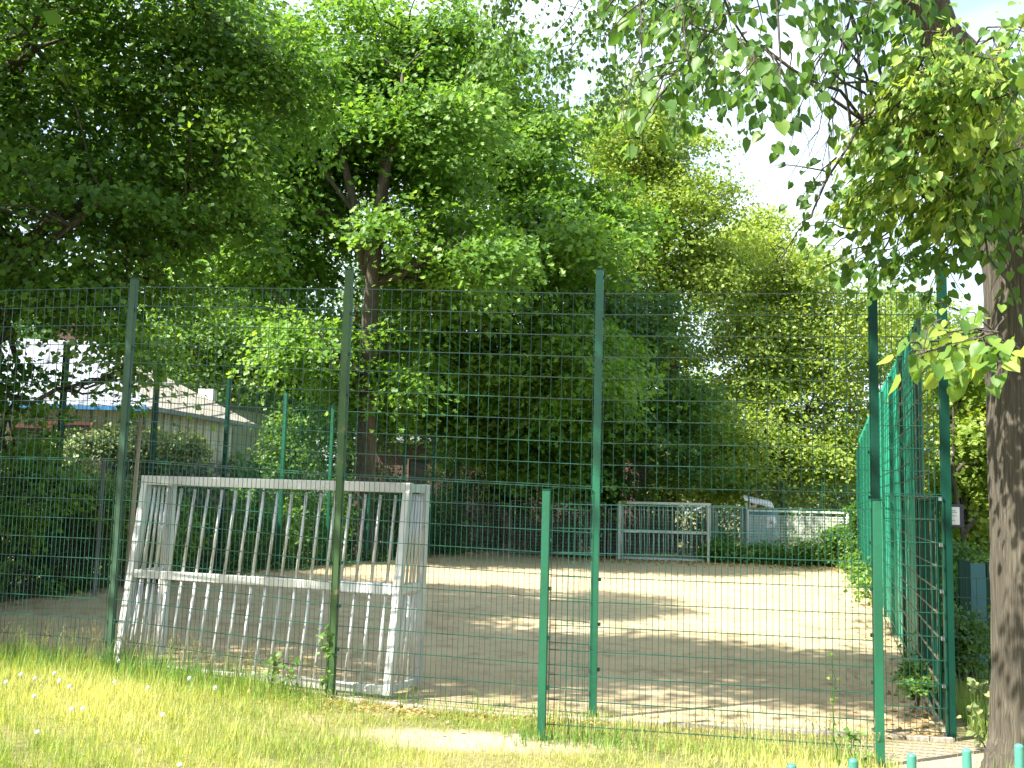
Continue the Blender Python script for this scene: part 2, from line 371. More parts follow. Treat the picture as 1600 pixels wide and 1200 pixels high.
# concrete kerb along the entrance side
m, nt, p, N, L = newmat('kerb concrete'); n_ = noise(nt, 12, 6, .7, geopos(nt)); r_ = ramp(nt, n_.outputs[0], [(.3, (.2, .18, .15)), (.7, (.36, .33, .28))]); L.new(r_.outputs[0], p.inputs[0]); p.inputs['Roughness'].default_value = .95
KERB = m
b = MB()
for (x0, y0), (x1, y1) in zip(FP[3:], FP[4:]):
    for k in range(3):
        a = Vector((x0+(x1-x0)*k/3, y0+(y1-y0)*k/3)); c = Vector((x0+(x1-x0)*(k+1)/3, y0+(y1-y0)*(k+1)/3))
        g_ = (c-a).normalized()*.004
        b.bar((a.x+g_.x, a.y-.02, gz(a.x, a.y)+.0), (c.x-g_.x, c.y-.02, gz(c.x, c.y)+.0), .08, .07)
tag(b.build('kerb', KERB, bevel=.006), kind='structure')
# ================================================================== FENCES
def wires(mb, a, b, za, zb, ha, vs, hs=.2, rv=.0023, rh=.0032, tip=.03, double=True):
    """welded wire panel from a to b (2D), bottom heights za/zb, height ha"""
    a, b = Vector(a), Vector(b); L_ = (b-a).length; d = (b-a)/L_; nr = Vector((-d.y, d.x))
    n = int(round(L_/vs)); 
    for i in range(n+1):
        q = a.lerp(b, i/n); z = za+(zb-za)*i/n
        mb.bar((q.x, q.y, z), (q.x, q.y, z+ha+tip), rv*2)
    k = int(round(ha/hs))
    for j in range(k+1):
        for s in ((-1, 1) if double else (0,)):
            o = nr*(rv+rh)*s
            mb.bar((a.x+o.x, a.y+o.y, za+j*hs+.02), (b.x+o.x, b.y+o.y, zb+j*hs+.02), rh*2)
def post(parent, x, y, z0, z1, w, d, rz, mat, clips=True, side=1, name='post', clipmat=None):
    o = MB().box((x, y, (z0+z1)/2), (w, d, z1-z0), rz).build(name, mat, parent, bevel=.004)
    cap = MB().box((x, y, z1+.006), (w+.006, d+.006, .012), rz).build('post_cap', GREEN_SHADED, o)
    if clips:
        ca, sa = math.cos(rz), math.sin(rz); z = z0+.25
        c_ = MB().box((x+side*ca*(w/2+.012), y+side*sa*(w/2+.012), z), (.024, .035, .03), rz).build('mesh_clip', clipmat or GREEN_SHADED, o); k = .4
        while z+k < z1-.05:
            c2 = c_.copy(); COL.objects.link(c2); c2.parent = o; c2.location.z = k; k += .4
    return o
ff = thing('mesh_fence', 'tall green wire mesh fence across the front of the court', 'fence', (0, 0, 0))
Y0 = .1
mats = [GREEN_SHADED, GREY_POST, OLIVE, GREEN, GREEN_SHADED, GREEN_SHADED]
def fang(i):
    a, c = Vector(FP[max(i-1, 0)]), Vector(FP[min(i+1, len(FP)-1)]); d = c-a; return math.atan2(d.y, d.x)
HT = {0: 4.0, 1: 3.95, 2: 3.85, 3: 4.0, 4: 4.0, 5: 4.05, 6: 4.12}
for i_, (py_, px_) in {2: (435, 208), 3: (421, 545), 4: (421, 937), 5: (414, 1371), 6: (421, 1469)}.items():
    HT[i_] = at(px_, py_, FP[i_][1]).z-gz(*FP[i_]); print('HT', i_, HT[i_], at(px_, py_, FP[i_][1]), FP[i_])
HT[0] = HT[1] = HT[2]+.05
PM = {0: GREEN_SHADED, 1: GREEN_SHADED, 2: GREY_POST, 3: OLIVE, 4: GREEN, 5: GREEN_SHADED, 6: GREEN_SHADED}
for i, (x, y) in enumerate(FP):
    z = gz(x, y); w = .07 if i < 6 else .08
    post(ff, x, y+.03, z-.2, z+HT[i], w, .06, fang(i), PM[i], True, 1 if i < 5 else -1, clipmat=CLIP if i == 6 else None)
for i in range(len(FP)-1):
    (x0, y0), (x1, y1) = FP[i], FP[i+1]; z0, z1 = gz(x0, y0)+.05, gz(x1, y1)+.05
    dx = Vector((x1-x0, y1-y0)).normalized()*.05; a = (x0+dx.x, y0-.02+dx.y); c = (x1-dx.x, y1-.02-dx.y)
    H2 = HT[i]-.12
    if i != 4:   # bay 4 is the entrance below two metres
        mb = MB(); wires(mb, a, c, z0, z1, 2.0, .05); mb.build('mesh_panel', WIRE, ff)
    mb = MB(); wires(mb, (a[0], a[1]+.03), (c[0], c[1]+.03), z0+2.02, z1+2.02, 1.8, .1 if i < 5 else .05, tip=.02); mb.build('mesh_panel', WIRE, ff)
# rust-brown streak of bare primer and the sign are details on posts
# chicane screen in front of the entrance
CA, CB = (.315, 8.9), (2.875, 8.3)
ch = thing('low_mesh_fence', 'short freestanding green mesh fence bay screening the entrance opening', 'fence', (0, 0, 0))
ang = math.atan2(CB[1]-CA[1], CB[0]-CA[0])
zA, zB = -.17, -.13
post(ch, CA[0], CA[1], zA-.2, zA+2.06, .065, .05, ang, GREEN, True, 1)
post(ch, CB[0], CB[1], zB-.2, zB+2.0, .065, .05, ang, GREEN, False, -1)
mb = MB(); wires(mb, (CA[0]+.05, CA[1]+.045), (CB[0]-.03, CB[1]+.045), zA+.13, zB+.1, 1.8, .05, tip=.03); mb.build('mesh_panel', WIRE, ch)
# right side fence
SR = (R1-R0).normalized(); nrm_r = Vector((SR.y, -SR.x)); rsa = math.atan2(SR.y, SR.x)
fr = thing('mesh_fence', 'tall green mesh fence along the right side in front of the boards', 'fence')
LR = (R1-R0).length; tcur = 0.; k = 0
Fs = [R0+SR*t-nrm_r*.1 for t in (0.05, 2.6, 5.1, 7.6, 10.1, 12.6, 15.1, 17.6, 20.1, 22.6, 25.1, LR)]
for i, q in enumerate(Fs):
    z = gz(q.x, q.y)
    if i: post(fr, q.x+nrm_r.x*.05, q.y+nrm_r.y*.05, z-.1, z+4.0, .06, .05, rsa, GREEN_SHADED if i < 3 else GREEN, i < 3, 1, clipmat=CLIP)
    if i+1 < len(Fs):
        r = Fs[i+1]; z2 = gz(r.x, r.y); vs = .5
        mb = MB(); wires(mb, q, r, z+.05, z2+.05, 2.0, vs, double=i < 2); mb.build('mesh_panel', WIRE_RUST if i < 2 else WIRE, fr)
        mb = MB(); wires(mb, q, r, z+2.07, z2+2.07, 1.8, .5, double=i < 2, tip=.02); mb.build('mesh_panel', WIRE_RUST if i < 2 else WIRE, fr)
# board wall
bw = thing('board_wall', 'tall solid bright green board wall along the right side of the court', 'wall')
t = 2.9; k = 0
while t < LR-.1:
    t2 = min(t+1.25, LR); a = R0+SR*t+nrm_r*.01; c = R0+SR*(t2-.012)+nrm_r*.01
    za = gz(a.x, a.y); h = 4.12+.15*(t/LR)
    mb = MB(); mb.bar((a.x, a.y, za+h/2+.03), (c.x, c.y, za+h/2+.03), .03, h); mb.build('wall_board', BOARD, bw); t = t2; k += 1
for tt in (2.84, 5.4, 7.9, 10.4):
    q = R0+SR*tt+nrm_r*(.01 if tt < 3 else .07); post(bw, q.x, q.y, gz(q.x, q.y)-.1, gz(q.x, q.y)+4.15, .1, .05, rsa, GREEN, False, name='support_post')
ls = thing('low_board_screen', 'two metre high dark green solid board screen beside the corner post', 'screen')
t = .6
for k in range(2):
    a = R0+SR*t-nrm_r*.03; c = R0+SR*(t+1.0)-nrm_r*.03; za = gz(a.x, a.y)
    MB().bar((a.x, a.y, za+1.06), (c.x, c.y, za+1.06), .03, 1.98).build('screen_board', BOARDD, ls); t += 1.02
a = R0+SR*.6-nrm_r*.03; c = R0+SR*2.6-nrm_r*.03
MB().bar((a.x, a.y, gz(a.x, a.y)+2.07), (c.x, c.y, gz(c.x, c.y)+2.07), .05, .04).build('top_rail', GREEN_SHADED, ls)
# left side fence
SL = (L1-L0).normalized(); nrm_l = Vector((-SL.y, SL.x)); lsa = math.atan2(SL.y, SL.x)
fl = thing('mesh_fence', 'tall green mesh fence receding along the left side of the court', 'fence')
LL = (L1-L0).length; NS = 11
for i in range(1, NS+1):
    q = L0+SL*(LL*i/NS); z = gz(q.x, q.y)
    post(fl, q.x+nrm_l.x*.07, q.y+nrm_l.y*.07, z-.1, z+4.0-(.15 if i > 8 else 0), .085, .07, lsa, GREEN_SHADED if i < 5 else GREEN, i < 6, 1)
for i in range(NS):
    q = L0+SL*(LL*i/NS); r = L0+SL*(LL*(i+1)/NS); z, z2 = gz(q.x, q.y), gz(r.x, r.y)
    vs = .1 if i < 6 else .1
    mb = MB(); wires(mb, q, r, z+.05, z2+.05, 2.0, .05 if i < 5 else .1, double=False); mb.build('mesh_panel', WIRE, fl)
    mb = MB(); wires(mb, q, r, z+2.07, z2+2.07, 1.8, .1, double=False, tip=.02); mb.build('mesh_panel', WIRE, fl)
# back: dark mesh gates, grey enclosure panels, tall ball-catch fence behind
BD = (R1-L1).normalized(); bsa = math.atan2(BD.y, BD.x); bn = Vector((-BD.y, BD.x))
def backpanel(name, label, cat, px0, px1, d0, d1, h, mat, group=None, vs=.06, hs=.12, fr_=.05, rv=.005):
    a = at(px0, 870, d0); c = at(px1, 870, d1); a.z = c.z = 0
    t_ = thing(name, label, cat, group=group); mb = MB()
    A, C = Vector((a.x, a.y)), Vector((c.x, c.y))
    for q in (A, C): MB().bar((q.x, q.y, 0), (q.x, q.y, h), fr_, fr_).build('frame_post', mat, t_)
    for z in (h, .12): MB().bar((A.x, A.y, z), (C.x, C.y, z), fr_*.8, fr_*.8).build('frame_rail', mat, t_)
    mb = MB(); wires(mb, A, C, .14, .14, h-.3, vs, hs, rv, rv, 0, False); mb.build('mesh_infill', mat, t_)
    return t_
G2 = 'wire panels along the back edge of the court'
backpanel('wire_gate', 'dark grey wire panel left of the far goal, under the trees', 'gate', 700, 795, 38.6, 38.0, 1.85, GREYMET, G2)
backpanel('wire_gate', 'grey wire gate panel just left of the far goal', 'gate', 797, 945, 38.0, 37.4, 1.95, GREYMET, G2)
backpanel('wire_gate', 'grey wire panel right behind the far goal', 'gate', 950, 1120, 37.6, 37.0, 1.75, GREYMET, G2)
backpanel('wire_gate', 'narrow grey wire panel between far goal and ivy covered enclosure', 'gate', 1114, 1160, 37.0, 36.9, 1.95, GREYMET, G2)
backpanel('wire_enclosure', 'pale grey wire enclosure with ivy at its foot right of the far goal', 'enclosure', 1168, 1325, 37.2, 36.0, 1.82, PALEMET, None, .05, .1, .08, .009)
tb = thing('ball_catch_fence', 'tall thin green mesh fence standing behind the grey enclosure', 'fence')
pp = [at(px, 860, d) for px, d in ((1170, 39.6), (1225, 39.2), (1285, 38.8), (1340, 38.4))]
for q in pp: post(tb, q.x, q.y, 0, 3.0, .06, .06, bsa, GREEN, False)
for q, r in zip(pp, pp[1:]):
    mb = MB(); wires(mb, (q.x, q.y), (r.x, r.y), .05, .05, 2.8, .1, .2, .004, .004, 0, False); mb.build('mesh_panel', WIRE, tb)
# right low fence
q0 = at(1481, 1000, 11.0); lf = thing('low_mesh_fence', 'low green mesh fence running behind the big lime trunk', 'fence')
for i in range(3):
    x0, x1 = q0.x+i*2.0, q0.x+(i+1)*2.0; y0, y1 = 11-.1*i, 10.9-.1*i; z = -.1
    post(lf, x1, y1, z-.1, z+1.4, .06, .04, 0, GREEN_SHADED, False)
    mb = MB(); wires(mb, (x0, y0), (x1, y1), z+.02, z+.02, 1.2, .1); mb.build('mesh_panel', WIRE, lf)
# dark green upright boards behind it
sb = thing('board_screen', 'row of upright dark blue-green boards behind the low mesh fence', 'screen')
for px, w, h, mm_ in ((1503, .075, 1.36, GREEN_SHADED), (1512, .06, 1.34, GREEN_SHADED), (1528, .2, 1.31, paint('blue green board', (.03, .12, .13), .5)), (1545, .09, 1.33, GREEN_SHADED), (1562, .2, 1.3, GREEN_SHADED)):
    q = at(px, 900, 12.4); MB().box((q.x, q.y, -.08+h/2), (w, .03, h)).build('upright_board', mm_, sb, bevel=.003)
qa, qb = at(1500, 900, 12.43), at(1575, 900, 12.43)
MB().bar((qa.x, 12.43, 1.0), (qb.x, 12.43, 1.0), .03, .06).build('cross_rail', GREEN_SHADED, sb)
MB().bar((qa.x, 12.43, .3), (qb.x, 12.43, .3), .03, .06).build('cross_rail', GREEN_SHADED, sb)
# foreground railing with round topped bars
rl = thing('bar_railing', 'teal railing of round topped bars at the bottom right edge', 'railing')
P0, P1 = at(1237, 1194, 2.3), at(1592, 1163, 2.56)
dv = (P1-P0)/4
for i in range(-1, 8):
    q = P0+dv*i; top = q.z; b = MB()
    prof = [(0, 1), (.3, 1), (.0, 1)]
    pts, rr = [(q.x, q.y, gz(q.x, q.y)-.05), (q.x, q.y, top-.006)], [.0105, .0105]
    for a_ in (20, 45, 70, 88): pts.append((q.x, q.y, top-.006+.0075*math.sin(R(a_)))); rr.append(.0105*math.cos(R(a_))+.0003)
    b.tube(pts, rr, 14).build('railing_bar', TEAL, rl, True)
for dz in (.12, .95):
    a, c = P0-dv*1.3, P0+dv*7.3; MB().bar((a.x, a.y, a.z-dz), (c.x, c.y, c.z-dz), .03, .012).build('railing_rail', TEAL, rl)
# notice on the corner post
ns = thing('notice_board', 'small dark framed notice with white paper fixed behind the corner post', 'sign')
q = at(1492, 806, 9.36)
MB().box((q.x-.02, q.y, q.z), (.19, .02, .2)).build('backing_board', paint('dark violet board', (.03, .025, .05), .4), ns, bevel=.003)
pw = MB().box((q.x-.03, q.y-.014, q.z), (.13, .006, .155)).build('paper', WHITE, ns)
for i, (w, dz) in enumerate(((.06, .045), (.085, .03), (.08, .0), (.05, -.04))):
    MB().box((q.x-.03, q.y-.0185, q.z+dz), (w, .002, .004)).build('text_line', GREYMET, pw)
# ================================================================== GOALS
def goal(label, loc, rz):
    t_ = thing('football_goal', label, 'goal', loc, rz, 'small aluminium football goals')
    W, H, D, DT = 3.12, 2.0, .72, .44      # local x along the goal, y from the back frame (0) to the mouth (D)
    S = .085
    def back(x, z): return (x, D-DT-(0 if False else 0)+(-(D-DT))*(1-z/H), z)
    for x in (S/2, W-S/2): MB().bar(back(x, 0), back(x, H-S), .075, .085).build('rear_post', ALU, t_, bevel=.008)
    yb = back(0, H-S/2)[1]
    MB().bar((0, yb, H-S/2), (W, yb, H-S/2), .09, .1).build('rear_top_rail', ALU, t_, bevel=.008)
    zm = .98; q = back(0, zm); MB().bar((.08, q[1], zm), (W-.08, q[1], zm), .07, .085).build('rear_middle_rail', ALU, t_, bevel=.006)
    MB().bar((.08, .02, .05), (W-.08, .02, .05), .07, .08).build('rear_bottom_rail', ALU, t_, bevel=.006)
    nb = 19
    for i in range(1, nb):
        x = W*i/nb; MB().tube([back(x, .08), back(x, .5), back(x, .94)], .0155, 8).build('rear_bar', ALU, t_, True)
        a, c = back(x, 1.02), back(x, H-.12)
        MB().tube([a, c], .0155, 8).build('rear_bar', ALU, t_, True)
    for x in (S/2, W-S/2): MB().bar((x, D, 0), (x, D, H-.05), .085, .085).build('goal_post', ALU, t_, bevel=.01)
    MB().bar((0, D, H-S/2+.003), (W, D, H-S/2+.003), .085, .085).build('crossbar', ALU, t_, bevel=.01)
    for x in (S/2, W-S/2):
        MB().bar((x, back(0, 0)[1]+.05, .045), (x, D-.05, .045), .05, .06).build('side_bottom_rail', ALU, t_)
        MB().bar((x, q[1]+.04, zm), (x, D-.05, zm), .05, .07).build('side_middle_rail', ALU, t_)
        MB().bar((x, yb+.05, H-S/2), (x, D-.045, H-S/2), .05, .08).build('side_top_rail', ALU, t_)
        for k in range(1, 6):
            f_ = k/6; a = Vector((x, D*f_, .07)); c = Vector((x, (D-DT)+DT*f_, H-.1)); m_ = a.lerp(c, .46); m2 = a.lerp(c, .51)
            MB().tube([a, m_], .015, 7).build('side_bar', ALU, t_, True); MB().tube([m2, c], .015, 7).build('side_bar', ALU, t_, True)
    b = MB()
    for i in range(16): 
        x = W-.62+i*.034; b.box((x, q[1], zm), (.026, .082, .1))
    b.build('tape_wrap', WHITE, t_, bevel=.004)
    return t_
BL, BR = Vector((-4.03, 11.15)), Vector((-1.05, 10.2)); dg = BR-BL; ga = math.atan2(dg.y, dg.x)
g1 = goal('large aluminium goal seen from behind, leaning against the front fence', (BL.x, BL.y, -.03), ga)
g1.rotation_euler = (0, .008, ga)
g2 = dup(g1); g2['label'] = 'distant grey aluminium goal facing the viewer at the far end of the court'
A = gpt(1110, 878); A = at(1109, 876, 35.9); B_ = at(971, 872, 36.7)
g2.location = (A.x, A.y+.0, .02); g2.rotation_euler = (0, 0, math.atan2(B_.y-A.y, B_.x-A.x))
dd = Vector((math.cos(g2.rotation_euler[2]), math.sin(g2.rotation_euler[2]))); nn = Vector((-dd.y, dd.x))
g2.location.x -= nn.x*.72; g2.location.y -= nn.y*.72
# ================================================================== BUILDINGS
def wall(mb_, a, c, z0, z1, th=.2):
    mb_.bar((a[0], a[1], (z0+z1)/2), (c[0], c[1], (z0+z1)/2), th, z1-z0)
def wallobj(name, mat, parent, a, c, z0, z1, th=.2):
    a, c = Vector(a), Vector(c); L_ = (c-a).length
    o = MB().box((L_/2, 0, (z1-z0)/2), (L_, th, z1-z0)).build(name, mat, parent)
    o.location = (a.x, a.y, z0); o.rotation_euler = (0, 0, math.atan2(c.y-a.y, c.x-a.x)); return o
h1 = thing('clubhouse', 'single storey cream clubhouse with pale metal hip roof behind the hedge', 'building')
c0 = Vector((-7.75, 22.0)); c1 = Vector((-6.75, 25.2)); cl = Vector((-16.5, 21.6)); cb = Vector((-15.5, 25.0)); ez = 3.62
fw = wallobj('front_wall', CREAM, h1, cl, c0, -.1, ez); wallobj('side_wall', CREAM, h1, c0+Vector((.0, .11)), c1, -.1, ez)
r0_, r1_ = Vector((-14.6, 24.2, 5.35)), Vector((-9.75, 24.6, 5.35)); o_ = .35
e0, e1, e2, e3 = Vector((cl.x-o_, cl.y-o_, ez-.02)), Vector((c0.x+o_, c0.y-o_, ez-.02)), Vector((c1.x+o_+.1, c1.y+.9, ez-.02)), Vector((cb.x-o_, cb.y+1.5, ez-.02))
def slab(name, mat, pts, parent, th=.06, rz=None):
    n = len(pts); b = MB(); b.v = [tuple(p) for p in pts]+[(p[0], p[1], p[2]-th) for p in pts]
    b.f = [tuple(range(n)), tuple(range(n, 2*n))[::-1]]+[(i, (i+1) % n, (i+1) % n+n, i+n) for i in range(n)][::-1]
    return b.build(name, mat, parent)
rf = slab('roof', ROOFW, [e0, e1, r1_, r0_], h1)
ht = slab('hip_roof', ROOFT, [e1+Vector((.004, 0, 0)), e2, r1_+Vector((.004, 0, 0))], h1); slab('rear_roof', ROOFT, [e2+Vector((0, .01, 0)), e3, r0_+Vector((0, .01, 0)), r1_+Vector((0, .01, 0))], h1)
MB().bar(e0+Vector((0, -.06, -.07)), e1+Vector((-.05, -.06, -.07)), .1, .08).build('gutter', BLUE, h1)
MB().bar(e1+Vector((.07, .05, -.06)), e2+Vector((.07, 0, -.06)), .1, .1).build('gutter', GREYMET, h1)
def inset(parent, px, py, d, w, h, frame, wall_y):
    q = at(px, py, d); f_ = MB()
    for sx in (-1, 1): f_.box((q.x+sx*w/2, wall_y, q.z), (.07, .05, h+.07))
    for sz in (-1, 1): f_.box((q.x, wall_y, q.z+sz*h/2), (w-.07, .05, .07))
    o = f_.build('window', frame, parent); MB().box((q.x, wall_y+.01, q.z), (w-.07, .02, h-.07)).build('pane', DARK, o)
inset(h1, 112, 685, 21.7, .95, .6, REDP, 21.5); inset(h1, 55, 690, 21.7, .8, .6, REDP, 21.5)
# yellow framed opening on the side wall
tt = .72; q = c0.lerp(c1, .58); an = math.atan2((c1-c0).y, (c1-c0).x); q2 = at(291, 694, q.y)
yw = MB().box((q.x+.12, q.y-.03, q2.z), (.62, .05, .36), an).build('window', YEL, h1); MB().box((q.x+.155, q.y-.04, q2.z-.01), (.48, .05, .24), an).build('pane', DARK, yw)
cm = MB().box((-10.6, 25.4, 5.6), (.75, .6, 1.3)).build('chimney', BRICK, h1); MB().box((-10.6, 25.4, 6.29), (.85, .7, .08)).build('chimney_cap', KERB, cm)
h2 = thing('flat_roofed_shed', 'pale corrugated shed with flat roof right of the clubhouse', 'building')
a_, b_ = Vector((-7.75, 27.2)), Vector((-6.98, 29.9)); z_ = 4.15
wallobj('side_wall', CORR, h2, a_, b_, -.1, z_); wallobj('front_wall', CORR, h2, a_+Vector((-6, .1)), a_+Vector((-.11, 0)), -.1, z_)
slab('roof', GREYMET, [Vector((-13.9, 27.1, z_+.09)), Vector((-7.6, 27.0, z_+.09)), Vector((-6.8, 30.1, z_+.09)), Vector((-13.5, 30.5, z_+.09))], h2, .1)
MB().box((-8.1, 28.0, z_+.28), (.4, .35, .4)).build('roof_vent', WHITE, h2); MB().box((-6.93, 30.0, 1.9), (.12, .12, 3.9)).build('corner_post', DARK, h2)
h3 = thing('brick_building', 'shade-darkened red brick building mostly hidden behind the central trees', 'building')
a_, b_ = Vector((-5.6, 44)), Vector((5.2, 42.6))
wallobj('front_wall', BRICK, h3, a_, b_, 0, 4.3, .3); wallobj('side_wall', BRICK, h3, b_+Vector((.1, .16)), b_+Vector((1.2, 6)), 0, 4.3, .3)
slab('roof', GREYMET, [Vector((-5.9, 43.4, 4.33)), Vector((5.6, 42.1, 4.33)), Vector((7, 49, 4.9)), Vector((-5, 50, 4.9))], h3, .12)
for px in (655, 905):
    q = at(px, 735, 43.2); yy = 44-.13*(q.x+5.6)-.19; f_ = MB()
    for sx in (-1, 1): f_.box((q.x+sx*.5, yy, 3.0), (.07, .06, 1.27))
    for sz in (-1, 1): f_.box((q.x, yy, 3.0+sz*.6), (.93, .06, .07))
    w_ = f_.build('window', PINK, h3); MB().box((q.x, yy+.01, 3.0), (.93, .02, 1.13)).build('pane', DARK, w_)
h4 = thing('kiosk', 'small pale blue and white hut behind the wire enclosure', 'hut')
q = at(1178, 830, 41)
MB().box((q.x+.25, 41.3, .95), (1.2, 1.2, 1.9)).build('hut_wall', BLUEP, h4); 
slab('awning', WHITE, [Vector((q.x-.5, 40.4, 2.25)), Vector((q.x+.6, 40.3, 1.98)), Vector((q.x+.9, 41.9, 2.2)), Vector((q.x-.2, 42, 2.45))], h4, .05)
MB().box((q.x-.32, 40.66, 1.1), (.12, .06, 2.0)).build('hut_trim', WHITE, h4)
w_ = MB().box((q.x+.55, 40.67, 1.4), (.36, .05, .42)).build('window', WHITE, h4); MB().box((q.x+.55, 40.63, 1.4), (.1, .04, .12)).build('pane', REDP, w_)
# woven grey screen fence with planting beside the clubhouse
m, nt, p, N, L = newmat('woven screen'); co = geopos(nt); v = N.new('ShaderNodeTexVoronoi'); v.inputs['Scale'].default_value = 9; L.new(co, v.inputs[0])
r = ramp(nt, v.outputs['Distance'], [(.2, (.32, .3, .27)), (.55, (.05, .05, .04))]); L.new(r.outputs[0], p.inputs[0]); p.inputs['Roughness'].default_value = .9
WOVEN = m
s_ = thing('gabion_wall', 'low grey stone gabion wall with shrubs growing above it', 'wall')
a, c = at(165, 760, 21.0), at(352, 760, 23.0)
wallobj('stone_fill', WOVEN, s_, (a.x, a.y), (c.x, c.y), 0, 2.5, .3); MB().bar((a.x, a.y-.17, 2.42), (c.x, c.y-.17, 2.42), .02, .03).build('wire_edge', GREYMET, s_)
pl = thing('thin_pole', 'thin weathered wooden pole between the fence and the gabion wall', 'pole'); q = at(205, 800, 15.5)
MB().tube([(q.x, q.y, 0), (q.x+.05, q.y, 3.0)], [.04, .03], 8).build('pole_shaft', paint('old wood', (.3, .24, .15), .9), pl, True)
wp = thing('white_marker_post', 'short white marker post in the shrubs left of the gabion wall', 'post'); q = at(162, 725, 17)
MB().box((q.x, q.y, 1.15), (.05, .05, 2.4)).build('marker_shaft', CLIP, wp)
# ================================================================== TREES
TB = 'trees around the court'
tree('lime_tree', 'large dark lime tree filling the left edge in front of the clubhouse', (-9.3, 16.2, .05), [(0, 0, 0), (.1, 0, 3), (.5, -.2, 6), (.8, 0, 9), (1.2, 0, 13)], .42,
     [E(60, 120, 15.5, 260, 260, 3), E(330, 60, 16, 170, 170, 2.6), E(120, 370, 15, 230, 150, 2.3), E(330, 270, 15.5, 110, 120, 1.6), E(-20, 620, 14.6, 70, 120, 1.2),
      E(212, 590, 14.6, 26, 75, .5), E(130, 455, 15, 140, 50, 1.5), E(-150, 300, 16, 250, 350, 3), E(-20, 790, 15.4, 100, 100, .8)],
     620, 170, .6, .105, LM_DARK, 11, shape='quad', twigs=.6, droop=.5)
tree('maple_tree', 'tall bright green maple with forked trunk left of centre', (*at(572, 800, 29.5)[:2], 0), [(0, 0, 0), (.0, -.6, 3), (.1, -1.6, 6), (.25, -2.2, 9), (.6, -2.2, 12), (.8, -1.5, 14.5)], .3,
     [E(560, 120, 29, 160, 140, 3.5), E(640, 60, 29, 130, 90, 3), E(445, 300, 29, 100, 130, 3), E(680, 220, 28, 130, 110, 3), E(705, 400, 27.5, 110, 90, 2.6), E(430, 170, 30, 110, 130, 3), E(480, 540, 27.5, 90, 70, 1.6), E(420, 400, 30, 110, 100, 2), E(610, 530, 28.6, 75, 70, 1.2), E(555, 620, 29.2, 70, 55, 1)],
     430, 210, .95, .15, LM_MAPLE, 12, 'lobed', limbs=[([(570, 420, 27.6), (556, 330, 27.2), (528, 215, 27), (510, 140, 27)], .16), ([(572, 430, 27.6), (588, 330, 27), (618, 215, 26.6), (630, 110, 26.6)], .14), ([(560, 340, 27.2), (500, 260, 26.8), (470, 210, 26.8)], .07)])
tree('maple_tree', 'broad deep green maple right of centre with low sweeping skirt', (*at(770, 800, 40)[:2], 0), [(0, 0, 0), (.0, -.5, 4), (-.2, -2, 8), (.1, -3, 12)], .3,
     [E(810, 260, 35.5, 120, 130, 3), E(740, 150, 35.5, 90, 90, 2.6), E(870, 380, 34.5, 110, 120, 3), E(740, 440, 33.5, 130, 110, 3), E(850, 540, 33, 130, 90, 2.5), E(700, 560, 33, 100, 80, 2), E(940, 600, 35.5, 90, 90, 2), E(760, 650, 35, 110, 80, 1.8), E(650, 600, 35, 80, 70, 1.6), E(860, 680, 36.5, 90, 60, 1.8)],
     440, 210, 1.1, .17, LM_MAPLE, 13, 'lobed')
tree('yew_tree', 'dark ivy-clad tree whose heavy low branches hang over the back fence', (*at(955, 850, 39.5)[:2], 0), [(0, 0, 0), (.0, 0, 3), (.0, 0, 6), (.1, 0, 9)], .4,
     [E(900, 560, 38, 120, 110, 3), E(1000, 660, 38, 110, 70, 2.5), E(860, 690, 38, 100, 70, 2.5), E(950, 480, 39, 90, 80, 3), E(950, 735, 39, 60, 60, 1.2), E(740, 650, 38.5, 90, 90, 2.5)],
     300, 170, 1.0, .15, LM_DEEP, 14, 'lobed')
tree('lime_tree', 'tall yellow-green lime with dark branching trunk right of centre', (*at(1040, 800, 46)[:2], 0), [(0, 0, 0), (.1, 0, 5), (.2, 0, 9), (-.6, 0, 14), (-1.5, 0, 18)], .42,
     [E(960, 210, 46, 60, 80, 2.5), E(1010, 250, 45, 100, 90, 3.5), E(1060, 340, 44, 90, 85, 3.5), E(970, 400, 45, 90, 90, 3), E(1090, 420, 44, 80, 50, 2.5), E(1000, 540, 46, 90, 50, 3), E(1020, 210, 46, 50, 40, 2.5)],
     400, 150, 1.15, .17, LM_YEL, 15, power=.38)
tree('lime_tree', 'rounded yellow-green lime left of the green board wall', (*at(1215, 850, 48)[:2], 0), [(0, 0, 0), (.1, 0, 5), (.2, 0, 9), (.3, 0, 14)], .38,
     [E(1225, 430, 47, 75, 80, 3.5), E(1245, 520, 46, 90, 90, 4), E(1180, 560, 45, 95, 100, 3), E(1200, 700, 44, 110, 80, 3), E(1290, 640, 45, 90, 110, 3), E(1110, 700, 44, 80, 80, 2.5)],
     450, 150, 1.1, .17, LM_YEL, 16, power=.38)
tree('lime_tree', 'small pale treetop peeping between the two yellow-green limes', (*at(1180, 850, 62)[:2], 0), [(0, 0, 0), (0, 0, 8), (0, 0, 17)], .35,
     [E(1185, 360, 62, 45, 50, 3), E(1150, 450, 62, 90, 90, 4)], 200, 110, 1.3, .2, LM_YEL, 17)
tree('ash_tree', 'bright tree top behind the board wall at the corner post', (*at(1440, 850, 50)[:2], 0), [(0, 0, 0), (0, 0, 5), (.2, 0, 10)], .3,
     [E(1420, 520, 50, 80, 80, 3), E(1370, 640, 48, 80, 120, 3), E(1480, 640, 49, 90, 100, 3), E(1450, 760, 47, 90, 90, 3)], 260, 140, 1.1, .17, LM_YEL, 18)
